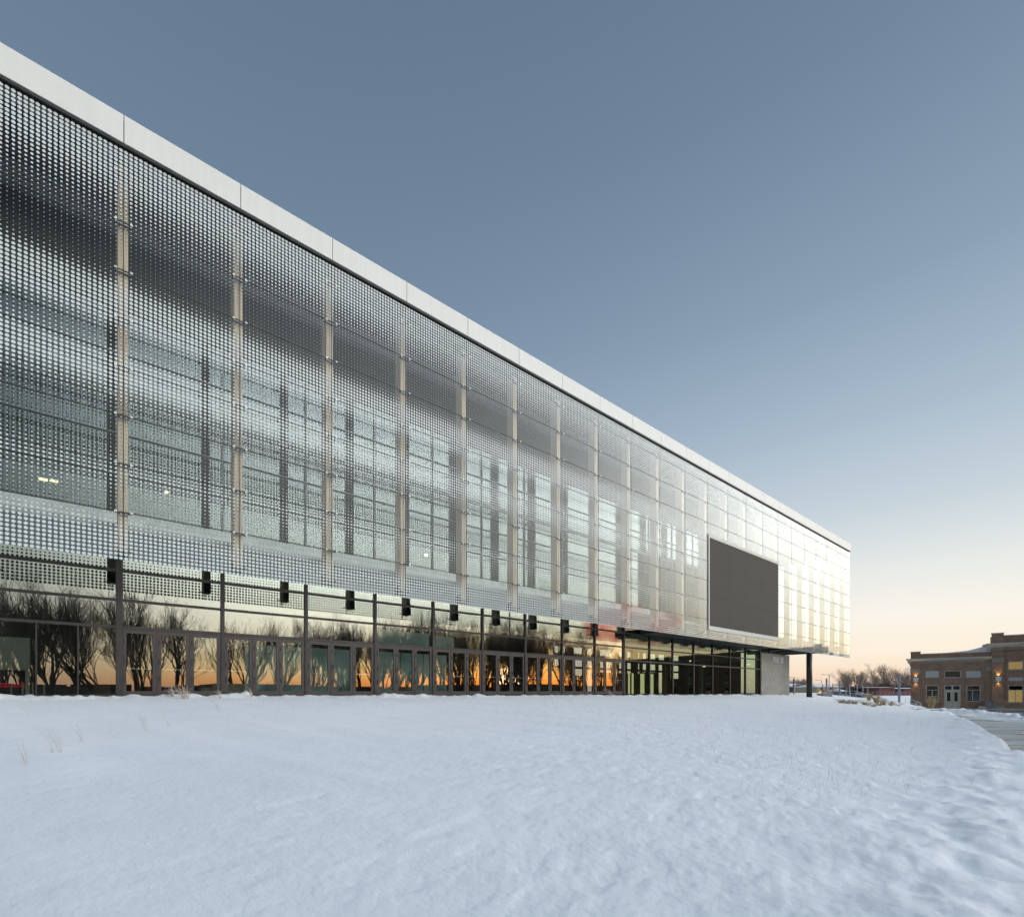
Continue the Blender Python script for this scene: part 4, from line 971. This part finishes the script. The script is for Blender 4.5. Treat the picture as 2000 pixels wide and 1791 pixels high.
# ------------------------------------------------------------------ dry grass
def tuft(name, p, h, n, spread, bend, mat, seed, label, cat='dry grass', group=None, rad=.004):
    rr = random.Random(seed); m = MB()
    for i in range(n):
        a = rr.uniform(0, 6.28); b = Vector((math.cos(a), math.sin(a), 0)) * rr.uniform(0, spread * .35); hh_ = h * rr.uniform(.5, 1.05); w = Vector((math.cos(a) * spread, math.sin(a) * spread, 0)) * rr.uniform(.2, 1) + bend * hh_ * rr.uniform(.5, 1.2)
        m.tube([b, b + w * .35 + Vector((0, 0, hh_ * .55)), b + w * .8 + Vector((0, 0, hh_ * .95)), b + w * 1.35 + Vector((0, 0, hh_ * .86))], [rad * 1.3, rad, rad * .8, rad * .4], 3, cap=False)
    o = m.obj(name, mat, loc=tuple(p)); tag(o, label, cat, group); return o
lft = -(Vector((ST, -CT, 0))) * .45
g1 = 'dry grass plants at the foot of the doors'; g2 = 'dry weeds in the open snow'; g3 = 'straw coloured grass clumps on the mound'
rn = Vector((0, 0, 0))
def at(x, y):      # ground point under a sight line
    lo, hi = 2.5, 120
    for i in range(60):
        vs = np.geomspace(2.6, 110, 900); u = (x - 1000) / 1000 * vs; s_ = vs * CT + u * ST; d_ = vs * ST - u * CT
        z = height(s_, d_); ok = np.where(z >= (1350 - y) / 1000 * vs)[0]
        i0 = ok[0] if len(ok) else len(vs) - 1; p = Vector((s_[i0], d_[i0], z[i0] + EYE)); return p
for i, (x, y, h, n, sp, lab) in enumerate(((338, 1361, .42, 16, .12, 'curling dry grass before the second glass door'), (362, 1364, .55, 34, .3, 'largest tangle of dry grass before the third glass door'), (430, 1363, .4, 10, .15, 'sparse dry grass before the fourth glass door'),
        (492, 1362, .45, 10, .1, 'upright dry grass before the first teal panel'), (1195, 1360, .6, 12, .3, 'dry grass at the right end of the row of doors'))):
    p = at(x, y); tuft('dry_grass', p - Vector((0, 0, .03)), h, n, sp, lft, 'straw_pale', i, lab, 'dry grass', g1, .006)
for i, (x, y, h, n, sp, lab) in enumerate(((52, 1492, .34, 9, .05, 'bent dry weed at the far left of the snow'), (120, 1468, .42, 12, .06, 'tallest feathery dry weed at the left of the snow'), (104, 1470, .3, 5, .05, 'leaning dry weed left of the feathery one'), (163, 1448, .34, 5, .04, 'single arching dry weed stem right of the feathery one'),
        (286, 1427, .5, 14, .08, 'feathery dry weed in the middle distance on the left'), (330, 1417, .35, 6, .06, 'faint dry weed right of the middle feathery one'), (213, 1436, .3, 4, .1, 'low bent stem left of the middle feathery weed'), (430, 1391, .4, 9, .15, 'small dry weed near the fourth door'), (57, 1398, .3, 5, .06, 'tiny weed near the left edge by the building'),
        (228, 1440, .16, 4, .2, 'broken weed stalks lying flat on the left snow'), (1392, 1457, .16, 5, .08, 'small weed tuft in the open snow right of centre'), (1390, 1550, .1, 3, .06, 'tiny weed in the lower middle snow'))):
    p = at(x, y); tuft('dry_weed', p - Vector((0, 0, .02)), h, n, sp, lft * 1.1, 'straw_pale', 50 + i, lab, 'weed', g2, .0006 * (1 + p.length / 12))
for i, (x, y, h, n, lab) in enumerate(((1697, 1367, .95, 60, 'tall straw grass clump below the black parked car'), (1712, 1372, 1.0, 70, 'tallest straw grass clump on the mound, centre'), (1717, 1377, .6, 40, 'lower straw clump in front of the tallest one'), (1725, 1376, .8, 60, 'round straw clump right of centre on the mound'), (1739, 1377, .6, 45, 'small dark straw clump on the mound'),
        (1754, 1378, .4, 20, 'smallest straw tuft below the tallest grey post'), (1643, 1372, .5, 40, 'brown straw patch at the left end of the mound'), (1655, 1373, .5, 50, 'brown straw patch left of the handrail foot'), (1668, 1374, .5, 50, 'flattened brown straw in the middle of the mound foot'), (1690, 1376, .5, 50, 'flattened brown straw below the cars'), (1705, 1379, .4, 40, 'low straw patch at the mound foot'),
        (1818, 1383, 1.4, 120, 'tall pale ornamental grass in front of the left brick window'), (1849, 1381, 1.0, 26, 'thin twiggy plant in front of the cream door'), (1790, 1386, .3, 16, 'scrap of straw on the snow by the handrail'), (1813, 1374, .6, 20, 'loose straw behind the pale ornamental grass'))):
    p = at(x, y); tuft('grass_clump', p - Vector((0, 0, .1)), h, n, .45 if i not in (12,) else .3, Vector((0, 0, 0)), 'straw' if i != 12 else 'straw_pale', 90 + i, lab, 'grass clump', g3, .014)
# countless thin stalks poking through the snow
rr = random.Random(77); m = MB()
for i in range(520):
    if i < 300: x = rr.gauss(1620, 150); y = rr.uniform(1395, 1560)
    elif i < 420: x = rr.uniform(1200, 1900); y = rr.uniform(1378, 1450)
    else: x = rr.uniform(20, 1200); y = rr.uniform(1366, 1400)
    if x > 1990 or y < 1372 and x > 1500: continue
    e_ = 1393 + (x - 1860) * .62
    if x > 1850 and y < e_ + 12: continue
    p = at(x, y)
    if p.z < EYE + PATH_Z + .1: continue
    h = rr.uniform(.05, .26) * (1 if p.length < 25 else 1.5); lean = Vector((rr.gauss(0, .3), rr.gauss(0, .3), 1)) * h; r_ = .0006 + .00005 * p.length
    m.tube([p - Vector((0, 0, .02)), p + lean * .5, p + lean + Vector((rr.gauss(0, .03), rr.gauss(0, .03), 0))], [r_ * 1.3, r_, r_ * .6], 3, cap=False)
tag(m.obj('snow_stalks', 'straw_pale'), 'thin dry stalks scattered through the snow field', 'stalks', kind='stuff')
